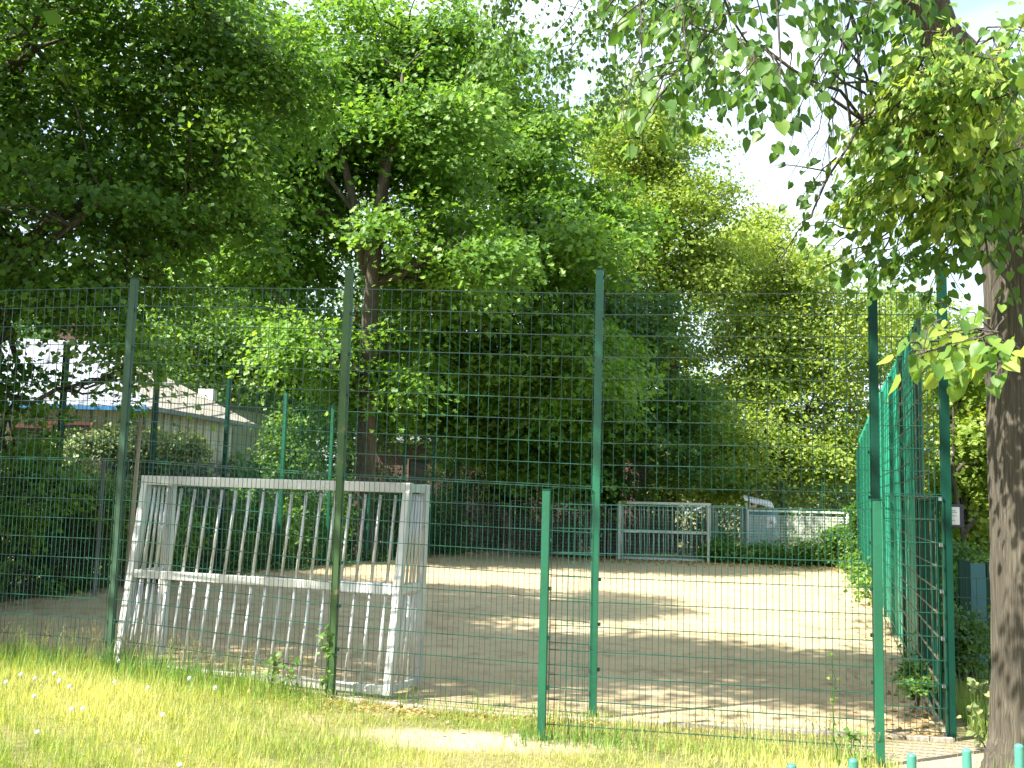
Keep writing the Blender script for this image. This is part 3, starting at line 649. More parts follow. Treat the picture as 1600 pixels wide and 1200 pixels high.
tree('young_maple', 'slender many-stemmed young maple between corner post and big trunk', (*at(1522, 900, 17)[:2], 0), [(0, 0, 0), (-.12, 0, 1.2), (-.3, 0, 2.4), (-.25, 0, 4)], .055,
     [E(1530, 560, 17, 60, 60, 1.2), E(1500, 640, 18, 60, 70, 1.2), E(1560, 700, 17.5, 70, 70, 1.2), E(1510, 770, 18, 50, 60, 1.), E(1590, 580, 18, 80, 90, 1.2)], 170, 90, .45, .1, LM_YEL, 19, 'lobed')
tree('hornbeam', 'mid green tree with leaning stems behind the flat-roofed shed', (*at(430, 800, 36)[:2], 0), [(0, 0, 0), (-.4, 0, 4), (-1.1, 0, 8), (-1.5, 0, 12)], .2,
     [E(340, 450, 35, 110, 110, 3), E(300, 560, 33, 90, 70, 2.5), E(400, 560, 33.5, 80, 60, 2), E(380, 330, 36, 110, 110, 3), E(280, 330, 36, 90, 120, 3), E(470, 640, 35, 80, 60, 1.6), E(450, 720, 35, 60, 70, 1.2)], 330, 150, .95, .14, LM_BUSH, 20, 'lobed')
# background row
bgd = [(60, 52, .9, LM_DEEP, 'dark tree behind the clubhouse, leftmost of the background row'), (300, 56, 1.0, LM_MAPLE, 'mid green background tree above the clubhouse chimney'),
       (540, 58, 1.1, LM_DEEP, 'dark background tree behind the forked maple'), (760, 60, 1.05, LM_DEEP, 'dark background tree directly behind the brick building'),
       (960, 66, .9, LM_MAPLE, 'green background tree behind the far goal'), (1110, 70, .8, LM_YEL, 'pale background tree behind the two limes'),
       (1330, 72, .55, LM_YEL, 'low pale background tree beyond the end of the board wall'), (1560, 60, .5, LM_MAPLE, 'green background tree behind the big lime trunk')]
for i, (px, d, s, mt, lb) in enumerate(bgd):
    b0 = at(px, 800, d); H = 15*s; W = 5.2
    ee = [((b0.x+dx*W, d, z*H), (rx*W, 3.5, rz*H)) for dx, z, rx, rz in ((-.5, .5, .7, .28), (.5, .45, .7, .28), (0, .78, .7, .25), (0, .2, 1.0, .2), (.1, .55, .6, .3))]
    tree('background_tree', lb, (b0.x, d, 0), [(0, 0, 0), (0, 0, H*.4), (.2, 0, H*.8)], .35, ee, 210, 95, 1.5, .27, mt, 30+i, group='trees in the row behind the court', twigs=.3)
# trees left of the view that shade the court
tree('lime_tree', 'lime tree left of the lawn whose boughs shade the entrance end of the court', (-10.2, 9.0, 0), [(0, 0, 0), (0, 0, 4), (.5, .2, 8), (1, .3, 11)], .4,
     [((-11.8, 9.8, 5.5), (2.4, 2.6, 2.6)), ((-10.2, 10.6, 9.8), (3.2, 3.0, 2.6)), ((-6.4, 8.7, 10.8), (3.2, 2.4, 1.8)), ((-3.6, 7.5, 11.2), (2.2, 1.9, 1.3))], 400, 120, .9, .2, LM_DARK, 50, twigs=.3)
tree('lime_tree', 'tall lime tree farther left beyond the court corner', (-16, 13, 0), [(0, 0, 0), (0, 0, 6), (0, 0, 12)], .4,
     [((-16, 13, 6), (3.6, 3.6, 3)), ((-15.5, 12.5, 10), (3.4, 3.2, 2.6))], 200, 80, 1.1, .2, LM_DARK, 51, twigs=.3)
# ------------------------------------------------------------------ foreground lime
g = np.random.default_rng(99)
fl_ = thing('lime_tree', 'big foreground lime with rough grey-brown trunk at the right edge', 'tree')
tb_ = gpt(1600, 1165); TX, TY = at(1629, 900, 8.0).x, 8.0; fl_.location = (TX, TY, -.12); o3 = Vector((TX, TY, -.12))
mb = MB(); tp = [(TX, TY, -.3), (TX, TY, -.1), (TX+.0, TY, .15), (TX-.01, TY, .7), (TX-.015, TY, 1.6), (TX-.02, TY, 2.6), (TX-.03, TY, 3.6), (TX-.05, TY, 4.3)]
NR = 40; st = 0
rads = [.52, .44, .38, .345, .33, .32, .315, .36]
ptsr = []
for i in range(len(tp)-1):
    for j in range(8):
        a = Vector(tp[i]).lerp(Vector(tp[i+1]), j/8); ptsr.append((a, rads[i]+(rads[i+1]-rads[i])*j/8))
for p_, r_ in ptsr:
    for k in range(NR):
        w = 2*math.pi*k/NR; rr = r_*(1+.05*math.sin(3*w+1)+.03*math.sin(7*w+p_.z)+.018*math.sin(13*w+p_.z*2+2*math.sin(p_.z*3))+.05*max(0, .6-p_.z)*math.sin(5*w))+float(g.normal())*.003
        mb.v.append((p_.x+rr*math.cos(w)-o3.x, p_.y+rr*math.sin(w)-o3.y, p_.z-o3.z))
for i in range(len(ptsr)-1):
    for k in range(NR):
        a = i*NR+k; c = i*NR+(k+1) % NR; mb.f.append((a, c, c+NR, a+NR))
def limb(pts, r0, r1, n=9, jit=.03):
    pts = [Vector(p) for p in pts]; full = []
    for i in range(len(pts)-1):
        for j in range(4): full.append(pts[i].lerp(pts[i+1], j/4)+Vector(g.normal(size=3)*jit))
    full.append(pts[-1]); m_ = len(full)
    mb.tube([p-o3 for p in full], [r0+(r1-r0)*i/(m_-1) for i in range(m_)], n); return full
fork = Vector((TX-.05, TY, 4.1))
LN = []
LN += limb([fork, (TX-.35, TY-.1, 4.9), at(1440, 10, 7.6), at(1330, -180, 7.2), at(1150, -300, 7)], .24, .08)
LN += limb([fork, (TX+.3, TY, 5.2), (TX+.6, TY+.3, 7.5), (TX+.5, TY, 10)], .27, .08)
LN += limb([fork, (TX+.1, TY-.5, 5.2), (TX-.4, TY-1.5, 6.8), (TX-1.6, TY-2.5, 7.6)], .2, .05)
LN += limb([at(1440, 10, 7.6), at(1300, -80, 9), at(1100, -120, 11.5), at(900, -160, 13.5)], .12, .04)
LN += limb([at(1330, -180, 7.2), at(1200, -200, 5.8), at(1050, -160, 5.2)], .08, .03)
LN += limb([fork+Vector((0, -.25, -.3)), at(1500, 180, 7.0), at(1420, 170, 6.6), at(1330, 200, 6.5)], .07, .015, 6)
LN += limb([(TX+.1, TY-.3, 2.5), at(1580, 540, 6.0), at(1500, 530, 5.2), at(1430, 555, 4.8)], .02, .004, 5, .01)
NPL = np.array([q[:] for q in LN])
P, Nn, T, TI, SZ = [], [], [], [], []; BP, BN, BT, BS = [], [], [], []
def spray(start, end, nl, size, width=.16, tint=.45, bracts=0.):
    """a leafy twig: leaves alternate along it and hang"""
    a, c = Vector(start), Vector(end); L_ = (c-a).length; cv = curve(a, c, .06, 5, g, .03)
    mb.tube([q-o3 for q in cv], [.006, .005, .004, .0035, .003, .002], 4, False)
    d = (c-a)/max(L_, 1e-6); s = d.cross(Vector((0, 0, 1)));
    if s.length < .1: s = Vector((1, 0, 0))
    s.normalize()
    for i in range(nl):
        t_ = g.random()**.8; k = min(4, int(t_*5)); q = cv[k].lerp(cv[k+1], t_*5-k)
        sd = 1 if i % 2 else -1; off = s*sd*width*g.random()+Vector((g.normal()*.03, g.normal()*width*.45, g.normal()*.05-abs(g.normal())*.06))
        P.append((q+off)[:]); tv = s*sd*.6+d*.5+Vector((0, 0, -.75))+Vector(g.normal(size=3)*.3); T.append(tv[:])
        nv = Vector((g.normal()*.5-.15, g.normal()*.5-.35, .75)); Nn.append(nv[:]); SZ.append(size*g.uniform(.6, 1.2)); TI.append(min(1, max(0, tint+g.normal()*.17)))
        if g.random() < bracts:
            for _ in range(2): BP.append((q+off*.7+Vector(g.normal(size=3)*.02))[:]); BT.append((tv+Vector((0, 0, -.4))+Vector(g.normal(size=3)*.3))[:]); BN.append(nv[:]); BS.append(.07*g.uniform(.7, 1.2))
def mass(region, n, d, ln, dirpx, nl, size, tint=.45, bracts=0., connect=.22):
    """sprays started inside a picture polygon at varied depths"""
    x0, y0, x1, y1 = region
    for _ in range(n):
        dd_ = g.uniform(*d); px, py = g.uniform(x0, x1), g.uniform(y0, y1)
        a = at(px, py, dd_); l = ln*g.uniform(.6, 1.3); v_ = Vector((dirpx[0]+g.normal()*.35, g.normal()*.5, dirpx[1]+g.normal()*.3)).normalized()
        spray(a, a+v_*l, int(nl*g.uniform(.7, 1.3)), size, tint=tint, bracts=bracts)
        if g.random() < connect:
            k = int(g.choice(np.argsort(np.linalg.norm(NPL-np.array(a), axis=1))[:9])); cv = curve(LN[k], a, .03, 4, g, .03)
            mb.tube([q-o3 for q in cv], [.012, .01, .008, .007, .006], 4, False)
mass((1400, 100, 1600, 300), 66, (6, 7.3), .5, (-.6, -.35), 25, .066, .75, 1)  # leaf tint and bract count raised in this mass in place of sunlight
mass((1420, 80, 1600, 160), 24, (5.6, 6.2), .4, (-.5, -.3), 22, .06, .75, .8)
mass((1370, 170, 1450, 260), 12, (6, 7), .4, (-.5, -.4), 15, .07, .5, .25)
mass((1385, 270, 1550, 400), 27, (6.3, 7.6), .5, (-.45, -.6), 14, .072, .35)
mass((1500, 200, 1600, 330), 24, (6.2, 7.2), .4, (.0, -.7), 16, .07, .5, .3)
mass((1370, 370, 1520, 430), 8, (6.5, 7.5), .4, (-.4, -.4), 9, .07, .3)
mass((1330, 350, 1400, 380), 5, (6.4, 7), .35, (-.5, -.4), 12, .07, .2)
mass((1080, -60, 1260, 90), 25, (5, 6), .42, (-.35, -.7), 12, .072, .3)
mass((1150, 60, 1240, 130), 7, (5, 5.6), .35, (.1, -.8), 8, .08, .35)
mass((1040, 90, 1110, 130), 7, (5.2, 5.8), .42, (-.6, -.45), 12, .078, .45)
mass((1290, -80, 1440, 10), 20, (5.6, 7), .45, (-.2, -.7), 14, .075, .3)
mass((1280, 60, 1300, 120), 4, (5.8, 6.2), .3, (-.1, -.9), 6, .075, .3); mass((1290, 240, 1310, 285), 4, (6, 6.4), .32, (-.5, -.5), 8, .065, .2)
mass((1450, 40, 1600, 130), 26, (5.8, 7), .45, (-.2, -.5), 14, .07, .45, .2)
mass((1490, 480, 1590, 580), 13, (4.8, 5.8), .28, (-.8, -.12), 7, .078, .7)
mass((1410, 530, 1450, 560), 2, (4.7, 5.0), .12, (-.8, -.1), 3, .085, .8)
mass((1470, 470, 1570, 520), 4, (5, 5.8), .28, (-.7, -.2), 8, .075, .5)
mass((760, -90, 1130, 90), 75, (12.5, 15), .9, (-.2, -.75), 40, .07, .3, 0, .25)
mass((900, 80, 1010, 160), 12, (12.5, 14), .8, (-.1, -.75), 26, .065, .3, 0, .1)
mass((1040, 100, 1170, 190), 10, (12.5, 14), .7, (.1, -.7), 26, .065, .3, 0, .1)
mass((960, -40, 1110, 20), 14, (5.4, 6.2), .4, (-.3, -.6), 10, .07, .35)
# unseen upper crown, coarser, that throws the dappled shade
for _ in range(50):
    q = Vector((TX+g.uniform(-1.2, 3), TY+g.uniform(-3.5, 3.5), g.uniform(6.6, 12)))
    if prj(q)[1] > -60: continue
    spray(q, q+Vector((g.normal()*.7, g.normal()*.7, -.4)), 16, .16, .4)
for _ in range(85):
    q = Vector((g.uniform(-.9, 2.2), g.uniform(9.4, 12.6), g.uniform(7.9, 9.6)))
    if prj(q)[1] > -70: continue
    spray(q, q+Vector((g.normal()*.6, g.normal()*.6, -.15)), 26, .13, .4)
cv = curve(LN[46], (.6, 11, 9.2), .03, 6, g, .03); mb.tube([q-o3 for q in cv], [.08, .07, .06, .05, .04, .03, .02], 6, False)
# bare drooping twigs against the sky
for (xa, ya, xb, yb, d_) in ((1335, -20, 1278, 300, 6.2), (1300, 40, 1240, 210, 6.1), (1345, 60, 1250, 250, 6.3), (1010, -20, 975, 190, 5.4), (1060, -20, 1078, 110, 5.5), (1375, -20, 1405, 110, 6.4), (1360, 20, 1330, 140, 6.4), (1310, 130, 1295, 250, 6.2), (1270, 330, 1225, 400, 6.1)):
    cv = curve(at(xa, ya, d_), at(xb, yb, d_-.2), .02, 8, g, .015)
    mb.tube([q-o3 for q in cv], [.007-.0006*i for i in range(9)], 4, False)
    kk = int(g.choice(np.argsort(np.linalg.norm(NPL-np.array(cv[0]), axis=1))[:9])); mb.tube([q-o3 for q in curve(LN[kk], cv[0], .05, 4, g, .02)], [.014, .012, .01, .009, .007], 4, False)
    for k in range(2, 9):
        e = cv[k]+Vector((g.normal()*.08-.04, g.normal()*.05, -.16-.1*g.random())); mb.tube([cv[k]-o3, cv[k].lerp(e, .5)-o3+Vector((.012, 0, 0)), e-o3], [.0025, .002, .0012], 3, False)
mb.build('trunk', BARKG, fl_, True)
arr = lambda a: np.array(a, dtype=float)
leaf_mesh('crown', arr(P)-arr(o3), unit(arr(Nn)), arr(T), arr(SZ), arr(TI), 'heart', LM_LIME, fl_)
leaf_mesh('blossom', arr(BP)-arr(o3), unit(arr(BN)), arr(BT), arr(BS), np.random.default_rng(1).random(len(BP)), 'bract', LM_BRACT, fl_)
# ================================================================== HEDGES, SHRUBS, IVY
def bush(name, label, ells, n, per, cr, leaf, mat, seed, shape='quad', cat='shrub', group=None, stems=True):
    g_ = np.random.default_rng(seed); c0_ = Vector(ells[0][0]); base = Vector((c0_.x, c0_.y, 0)); t_ = thing(name, label, cat, base, 0, group)
    cl_ = ell_points(g_, ells, n, .5); P_, N_, T_, I_ = clumps(g_, cl_, per, cr, leaf, .2, .5, .7); P_[:, 2] = np.maximum(P_[:, 2], gz(c0_.x, c0_.y)+.01)
    if stems:
        b_ = MB()
        for p, o, u in cl_[::3]:
            s = Vector((p[0]*.75+c0_.x*.25, p[1]*.75+c0_.y*.25, 0)); b_.tube([q-base for q in curve(s, p, 0, 3, g_, .05)], [.015, .012, .009, .005], 4, False)
        b_.build('stems', BARKD, t_, True)
    leaf_mesh('foliage', P_-arr(base), N_, T_, leaf*g_.uniform(.6, 1.25, len(P_)), I_, shape, mat, t_); return t_
def along(t, out, h, rx, ry): q = L0+SL*t+nrm_l*out; return ((q.x, q.y, h), (rx, ry, max(h, .3)))
bush('hedge', 'dark leafy hedge mass outside the left fence, nearest the viewer', [along(-1, .9, 1.05, .9, 1.4), along(1.5, 1.0, 1.1, .9, 1.4), along(4, 1.0, 1.0, .9, 1.4), along(6.2, 1.1, .95, .9, 1.2)], 240, 120, .36, .07, LM_IVY, 61, 'lobed', 'hedge')
bush('hedge', 'sunlit green hedge outside the left fence behind the near goal', [along(6.6, .9, 1.0, .8, 1.3), along(8.5, .9, 1.05, .85, 1.5), along(11, .9, 1.1, .85, 1.5), along(13.5, .9, 1.1, .85, 1.5), along(16, .9, 1.1, .85, 1.5)], 300, 110, .38, .075, LM_MAPLE, 62, 'lobed', 'hedge')
bush('hedge', 'tall shaded hedge outside the far end of the left fence', [along(18.5, 1.1, 1.2, .9, 1.5), along(21, 1.2, 1.4, 1, 1.5), along(23.5, 1.2, 1.3, 1, 1.5), along(26, 1.2, 1.1, .9, 1.3)], 200, 100, .45, .1, LM_DEEP, 63, 'lobed', 'hedge')
bush('ivy', 'ivy trailing along the foot of the left fence beside the court edge', [along(t, .05, .16, .35, 1.3) for t in (.5, 3, 5.5, 8, 10.5, 13, 15.5, 18, 21, 24)], 150, 60, .22, .06, LM_IVY, 64, 'lobed', 'ivy', stems=False)
bush('shrub', 'grey-green shrub growing above the gabion wall', [E(200, 693, 21, 60, 28, .5), E(270, 700, 21.6, 60, 30, .5), E(140, 700, 20.6, 40, 26, .5)], 90, 100, .3, .08, LM_PALE, 65)
bush('shrub', 'leafy shrub left of the gabion wall below the clubhouse window', [E(130, 765, 17.6, 60, 45, .6), E(30, 750, 16.6, 70, 60, .6), E(230, 800, 18.6, 70, 40, .5)], 110, 100, .33, .07, LM_BUSH, 66, 'lobed')
bush('shrub', 'small shrub in front of the flat-roofed shed wall', [E(395, 740, 25, 55, 35, .5), E(450, 700, 27, 50, 60, .7)], 70, 90, .35, .08, LM_BUSH, 67, 'lobed')
bush('climbing_ivy', 'ivy climbing a leaning stem beside the left fence', [E(590, 590, 30, 22, 60, .4), E(600, 660, 30, 22, 50, .4), E(575, 520, 30, 20, 40, .4)], 70, 80, .3, .09, LM_BUSH, 68, 'lobed', 'ivy')
bush('low_shrub', 'low ivy covering the foot of the wire enclosure at the far right', [E(1190, 868, 36.3, 45, 16, .4), E(1260, 868, 35.6, 60, 17, .4), E(1310, 850, 35.6, 25, 30, .4), E(1130, 862, 36.6, 30, 18, .4)], 120, 90, .4, .1, LM_BUSH, 69, 'lobed')
bush('low_shrub', 'dark undergrowth behind the far goal', [E(1000, 835, 38.6, 40, 30, .5), E(1060, 830, 38.4, 50, 34, .5), E(1120, 830, 38.4, 40, 34, .4), E(880, 830, 39, 60, 36, .5), E(790, 790, 39.9, 70, 70, .6), E(720, 780, 40.1, 60, 80, .6), E(900, 770, 40, 60, 50, .6)], 240, 80, .5, .11, LM_IVY, 70, 'lobed')
bush('climbing_ivy', 'ivy on the corner where board wall meets the wire enclosure', [E(1335, 830, 34.5, 10, 45, .3), E(1340, 880, 32, 12, 25, .3), E(1352, 905, 26, 12, 26, .3), E(1362, 925, 21, 10, 30, .2)], 70, 60, .28, .08, LM_BUSH, 71, 'lobed', 'ivy')
bush('weed_plant', 'leafy weed at the foot of the green screen near the corner', [E(1425, 1050, 10.4, 7, 30, .1), E(1434, 1085, 10.0, 9, 20, .1)], 22, 22, .1, .05, LM_BUSH, 72, 'lobed', 'weed')
bush('undergrowth', 'green undergrowth behind the low mesh fence left of the lime trunk', [E(1500, 1000, 11.9, 40, 60, .4), E(1515, 930, 13.4, 50, 50, .4), E(1495, 880, 15, 30, 40, .6)], 130, 80, .22, .055, LM_BUSH, 73, 'quad')
bush('shrub', 'bright undergrowth behind the boards at the right of the corner post', [E(1500, 850, 20, 40, 50, 1), E(1560, 830, 20, 60, 60, 1), E(1600, 930, 14, 60, 80, 1)], 120, 90, .4, .09, LM_YEL, 74, 'lobed')
# climbing vine on the olive post
def vine(name, label, base, h, n, spread, leaf, seed, mat=LM_BUSH, lean=(0, 0)):
    g_ = np.random.default_rng(seed); b_ = Vector(base); t_ = thing(name, label, 'plant', b_)
    pts = [Vector((lean[0]*i/8+g_.normal()*.012, lean[1]*i/8+g_.normal()*.012, h*i/8)) for i in range(9)]; MB().tube(pts, [.006-.0005*i for i in range(9)], 5).build('stem', LM_WEED, t_, True)
    tt_ = g_.random(n)**.8; P_ = np.array([list(pts[int(u*7.99)].lerp(pts[min(8, int(u*7.99)+1)], u*8-int(u*7.99))) for u in tt_])
    P_ += g_.normal(size=(n, 3))*spread*[1, 1, .3]; T_ = unit(g_.normal(size=(n, 3))*[1, 1, .3]+[0, -.2, -.2]); N_ = unit(g_.normal(size=(n, 3))*.4+[0, -.5, .8])
    leaf_mesh('foliage', P_, N_, T_, leaf*g_.uniform(.5, 1.2, n), np.clip(.6+g_.normal(size=n)*.2, 0, 1), 'heart', mat, t_); return t_
vine('climbing_vine', 'small leafy vine climbing the foot of the olive fence post', (-1.64, 10.0, -.02), .62, 60, .035, .05, 1)
vine('young_weed', 'broad-leaved weed growing at the fence left of the olive post', (-2.15, 10.05, 0), .34, 26, .06, .06, 2)
vine('young_weed', 'small broad-leaved weed at the goal foot, second left of the olive post', (-1.95, 10.0, 0), .28, 18, .05, .055, 3)
vine('weed_stalk', 'tall thin weed stalk inside the entrance screen near its right post', (2.52, 8.25, -.13), .85, 34, .035, .035, 4, LM_LIME)
vine('young_weed', 'light green weed at the right end of the entrance screen', (2.62, 8.2, -.13), .3, 30, .07, .045, 5)
vine('pale_weed', 'upright pale weed between corner post and lime trunk', (3.95, 8.9, -.13), .55, 60, .07, .07, 6, LM_PALE)
# ================================================================== GRASS
g = np.random.default_rng(5)
def fld(x, y, s, k): return np.sin(x*s+k)*np.sin(y*s*1.3+k*2.1)+.6*np.sin(x*s*2.3+y*s*1.7+k*3)
def front_y(x):
    return np.interp(x, [q[0] for q in FP], [q[1] for q in FP])
def gzv(x, y):
    sx = np.clip((x+4.6)/4.9, 0, 1); sx = sx*sx*(3-2*sx); sy = np.clip((y-9.5)/14.5, 0, 1); sy = sy*sy*(3-2*sy)
    return (.05-.19*sx)*(1-sy)+np.array([.2*sm(12, 20, b)*(1-sm(-6, 3.5, a)) for a, b in zip(x, y)])
def grass(name, label, n, xr, yr, hfun, dens, wid, mat, seed, curl=.5, keep=None):
    g_ = np.random.default_rng(seed); x = g_.uniform(*xr, n); y = yr[0]+(yr[1]-yr[0])*g_.random(n)
    k = g_.random(n) < dens(x, y); x, y = x[k], y[k]; n = len(x)
    h = hfun(x, y)*(g_.uniform(.3, 1.1, n)+.9*(g_.random(n) < .06)); z = gzv(x, y)-.005
    a = g_.uniform(0, 2*np.pi, n); ln = np.abs(g_.normal(size=n))*curl
    T_ = np.stack([np.cos(a)*ln, np.sin(a)*ln, np.ones(n)], 1); N_ = np.stack([np.cos(a), np.sin(a), -.1+np.zeros(n)], 1)+g_.normal(size=(n, 3))*.2
    ti = np.clip(.5+.2*fld(x, y, 1.1, 2)+g_.normal(size=n)*.2+.12*np.clip(x+1, 0, 3), 0, 1)
    return tag(leaf_mesh(name, np.stack([x, y, z], 1), -N_, T_, h, ti, 'blade', mat, None, wid*g_.uniform(.6, 1.3, n)), label, name.replace('_', ' '), None, 'stuff')
def dirt(x, y):
    m_ = np.zeros_like(x)
    for cx, cy, rx, ry in DIRT: m_ = np.maximum(m_, np.exp(-(((x-cx)/rx)**2+((y-cy)/ry)**2)**2*1.2))
    return m_
def dens_l(x, y):
    d = front_y(x)-y; v = np.clip(.75+.3*fld(x, y, 1.6, 1)+.25*fld(x, y, 6.5, 3)-.25*np.clip((x+2.5)/3, 0, 1), .12, 1)
    return v*(1-dirt(x, y)*.93)*(d > -.05)*((x < 3.2) | (y < 8.0))
grass('lawn_grass', 'short sunlit lawn grass in front of the fence', 230000, (-6.5, 5), (4.6, 11.7), lambda x, y: .08+.05*np.clip(fld(x, y, 1.7, 4), -.5, 1)+.035*np.clip(fld(x, y, 5.7, 1), -.6, 1)+.04*np.clip((-x-1)/2, 0, 1), dens_l, .005, LM_GRASS, 1, .8)
grass('dry_grass', 'dry straw coloured grass among the lawn', 50000, (-4.5, 4.6), (4.6, 10.6), lambda x, y: .05+0*x, lambda x, y: np.clip(.25+.3*np.clip((x+3)/4, 0, 1)+.3*fld(x, y, 1.3, 7), 0, 1)*(front_y(x)-y > .05)*(1-dirt(x, y)*.6), .004, LM_DRY, 2, 1.2)
def strip(x, y):
    d = front_y(x)-y
    left = np.exp(-((d-.3)/.38)**2)*np.clip((-x-1.2)/1.0, 0, 1)
    ch_y = np.interp(x, [CA[0], CB[0]], [CA[1], CB[1]])
    c = np.exp(-((ch_y-y)/.22)**2)*((x > .15) & (x < 2.95)); lm = np.exp(-(((x-3.75)/.35)**2+((y-7.75)/.25)**2))
    fo = np.exp(-((d-.06)/.1)**2)*.35*(x < 1)
    c2 = np.exp(-((x-.25)/.15)**2-((y-8.95)/.25)**2)
    return np.clip(left+c*.9+lm+fo+c2, 0, 1)
grass('tall_grass', 'tall unmown grass along the foot of the fence', 60000, (-6.5, 4.6), (7.2, 11.8), lambda x, y: np.where(x < -1, .27, .24)*(.8+.25*fld(x, y, 2.5, 3)), strip, .007, LM_WEED, 3, .55)
grass('wild_grass', 'rough green grass behind the fence beside the lime trunk', 22000, (4.1, 7), (8.6, 13), lambda x, y: .2+0*x, lambda x, y: (x > 4.05+(y-9.3)*.3)*.8+0*x, .008, LM_WEED, 4, .5)
# seed stalks
def stalks(name, label, n, xr, off, h, seed):
    g_ = np.random.default_rng(seed); b_ = MB()
    for _ in range(n):
        x = g_.uniform(*xr); y = front_y(x)-g_.uniform(*off); z = gz(x, y); hh = h*g_.uniform(.6, 1.2); lx, ly = g_.normal(size=2)*.1*hh*2
        p0, p1, p2 = Vector((x, y, z)), Vector((x+lx*.4, y+ly*.4, z+hh*.6)), Vector((x+lx, y+ly, z+hh)); b_.tube([p0, p1, p2], [.0016, .0014, .001], 3, False)
        for k in range(10):
            q = p1.lerp(p2, .3+.7*k/10); e = q+Vector((g_.normal()*.012, g_.normal()*.012, .014)); b_.tube([q, q.lerp(e, .5), e], [.0006, .0028, .0006], 3, False)
    return tag(b_.build(name, LM_DRY), label, 'grass', None, 'stuff')
stalks('seeding_grass', 'seeding grass stalks at the left fence', 130, (-6, -1.6), (.05, .6), .42, 8)
stalks('seeding_stalks', 'seeding grass stalks at the entrance screen', 60, (.2, 2.9), (.85, 1.15), .32, 9)
# fallen leaf litter at the fence foot and on the far court edge
def litter(name, label, n, fn, size, mat, seed):
    g_ = np.random.default_rng(seed); P_ = np.array([fn(g_) for _ in range(n)]); N_ = unit(g_.normal(size=(n, 3))*.3+[0, 0, 1]); T_ = unit(g_.normal(size=(n, 3))*[1, 1, .15])
    tag(leaf_mesh(name, P_, N_, T_, size*g_.uniform(.5, 1.3, n), g_.random(n), 'quad', mat), label, 'leaf litter', None, 'stuff')
LM_LIT = leafmat('dead leaves', (.25, .15, .06), (.38, .25, .11), (.5, .36, .18), .2)
def f1(g_): x = g_.uniform(-2.6, 1.0); y = front_y(x)-abs(g_.normal())*.3+.05; return (x, y, gz(x, y)+.02)
def f2(g_): u = g_.random(); v = 1-abs(g_.normal())*.05-.01; q = L0.lerp(R0, u).lerp(L1.lerp(R1, u), v); return (q.x, q.y, .035)
def f3(g_): v = g_.random()**1.5; q = (L0 if g_.random() < .6 else R0); e = L1 if q is L0 else R1; w = q.lerp(e, v)+(Vector((1, 0)) if q is L0 else Vector((-1, 0)))*(abs(g_.normal())*.35+.05); return (w.x, w.y, gz(w.x, w.y)+.03)
litter('dead_leaves', 'brown leaf litter along the foot of the front fence', 1500, f1, .04, LM_LIT, 1); litter('leaf_litter', 'leaf litter along the far edge of the court', 2500, f2, .1, LM_LIT, 2); litter('side_litter', 'leaf litter along the side edges of the court', 2200, f3, .06, LM_LIT, 3)
# dandelion clocks
mw, nt, p, N, L = newmat('dandelion seed white'); p.inputs['Base Color'].default_value = (.75, .75, .72, 1); p.inputs['Roughness'].default_value = .9
spots = [(31, 1054), (53, 1060), (84, 1052), (91, 1064), (52, 1088), (107, 1073), (128, 1107), (110, 1108), (178, 1066), (184, 1033), (230, 1075), (280, 1195), (295, 1060), (335, 1075), (395, 1053), (8, 1066), (57, 1144), (253, 1117)]
words = ['at the far left', 'second from the left cluster', 'on a tall stem in the left cluster', 'just below the left cluster', 'alone in the lower left lawn', 'right of the left cluster', 'in the open grass left of the fence post', 'low in the grass left of the fence post',
         'in front of the greyed post', 'touching the foot of the greyed post', 'in the dark grass below the goal', 'at the very bottom edge of the lawn', 'under the middle of the goal', 'in the grass below the goal middle rail', 'close to the goal bottom rail', 'cut by the left picture edge', 'small and low near the left edge', 'in the mown grass right of the clusters']
proto = None
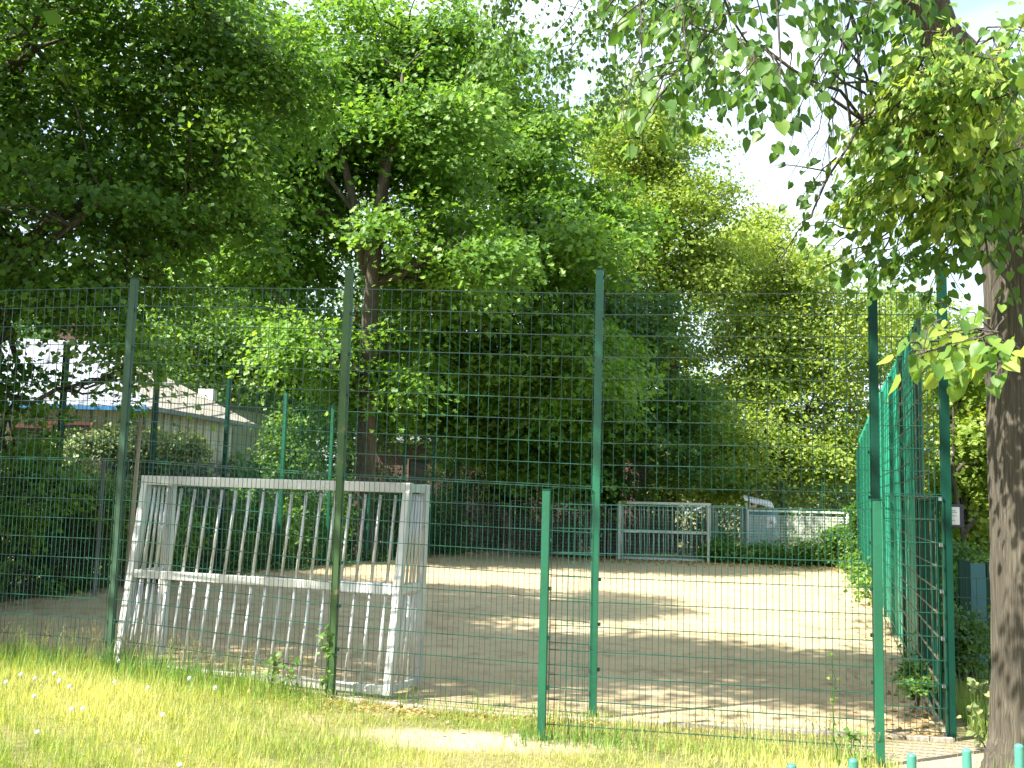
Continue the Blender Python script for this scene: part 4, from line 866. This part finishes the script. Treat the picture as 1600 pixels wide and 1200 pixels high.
for i, ((px, py), wd) in enumerate(zip(spots, words)):
    gp = gpt(px, py+22); top = at(px, py, gp.y); hh = max(.08, top.z-gp.z)
    if proto is None:
        proto = thing('dandelion_clock', '', 'dandelion', group='dandelion clocks in the lawn')
        MB().tube([(0, 0, 0), (.006, 0, .07), (0, 0, .14)], .0022, 5).build('stem', LM_WEED, proto, True)
        b_ = MB(); gg = np.random.default_rng(3)
        for _ in range(150):
            d_ = Vector(gg.normal(size=3)).normalized(); c = Vector((0, 0, .14)); s_ = d_.cross(Vector((.3, .5, .8))).normalized(); u_ = d_.cross(s_)
            e = c+d_*.021; b_.quad(c, e+s_*.0006, e-s_*.0006)
            b_.quad(e+s_*.0045, e+u_*.0045+d_*.002, e-s_*.0045, e-u_*.0045+d_*.002)
        b_.build('seed_head', mw, proto); o = proto
    else: o = dup(proto)
    o['label'] = 'white dandelion clock '+wd; o.location = gp; o.scale = (.8, .8, hh/.14 if hh/.14 < 1.6 else 1.6)
# ================================================================== SKY AND SUN
AZ = R(30); EL = R(49)          # light travels towards +x and a little +y
tr = Vector((math.cos(AZ)*math.cos(EL), math.sin(AZ)*math.cos(EL), -math.sin(EL)))
sd_ = bpy.data.lights.new('sun', 'SUN'); sun = bpy.data.objects.new('sun', sd_); COL.objects.link(sun)
sd_.energy = 5.0; sd_.angle = R(.55); sd_.color = (1, .95, .84); sun.rotation_euler = tr.to_track_quat('-Z', 'Y').to_euler(); sun.location = (-20, -10, 30)
w = bpy.data.worlds.new('World'); scene.world = w; w.use_nodes = True; nt = w.node_tree; bg = nt.nodes['Background']
sk = nt.nodes.new('ShaderNodeTexSky'); sk.sky_type = 'NISHITA'; sk.sun_disc = False; sk.sun_elevation = EL
sdir = -tr; sk.sun_rotation = math.atan2(sdir.x, sdir.y); sk.air_density = 1.0; sk.dust_density = 3.0; sk.ozone_density = 1.2
tc = nt.nodes.new('ShaderNodeTexCoord'); mp = nt.nodes.new('ShaderNodeMapping'); mp.inputs['Scale'].default_value = (1, 1, 3); nt.links.new(tc.outputs['Generated'], mp.inputs[0])
cn = noise(nt, 2.2, 6, .55, mp.outputs[0]); cr_ = ramp(nt, cn.outputs[0], [(.38, (0, 0, 0)), (.62, (1, 1, 1))])
nt.links.new(mix(nt, cr_.outputs[0], sk.outputs[0], (3.3, 3.8, 4.1)), bg.inputs[0]); bg.inputs[1].default_value = .13
vs_ = scene.view_settings; vs_.view_transform = 'Standard'; vs_.look = 'None'; vs_.exposure = 1.87; vs_.gamma = 1
cy = scene.cycles; cy.max_bounces = 7; cy.diffuse_bounces = 3; cy.glossy_bounces = 2; cy.transmission_bounces = 4; cy.transparent_max_bounces = 4; cy.use_denoising = True
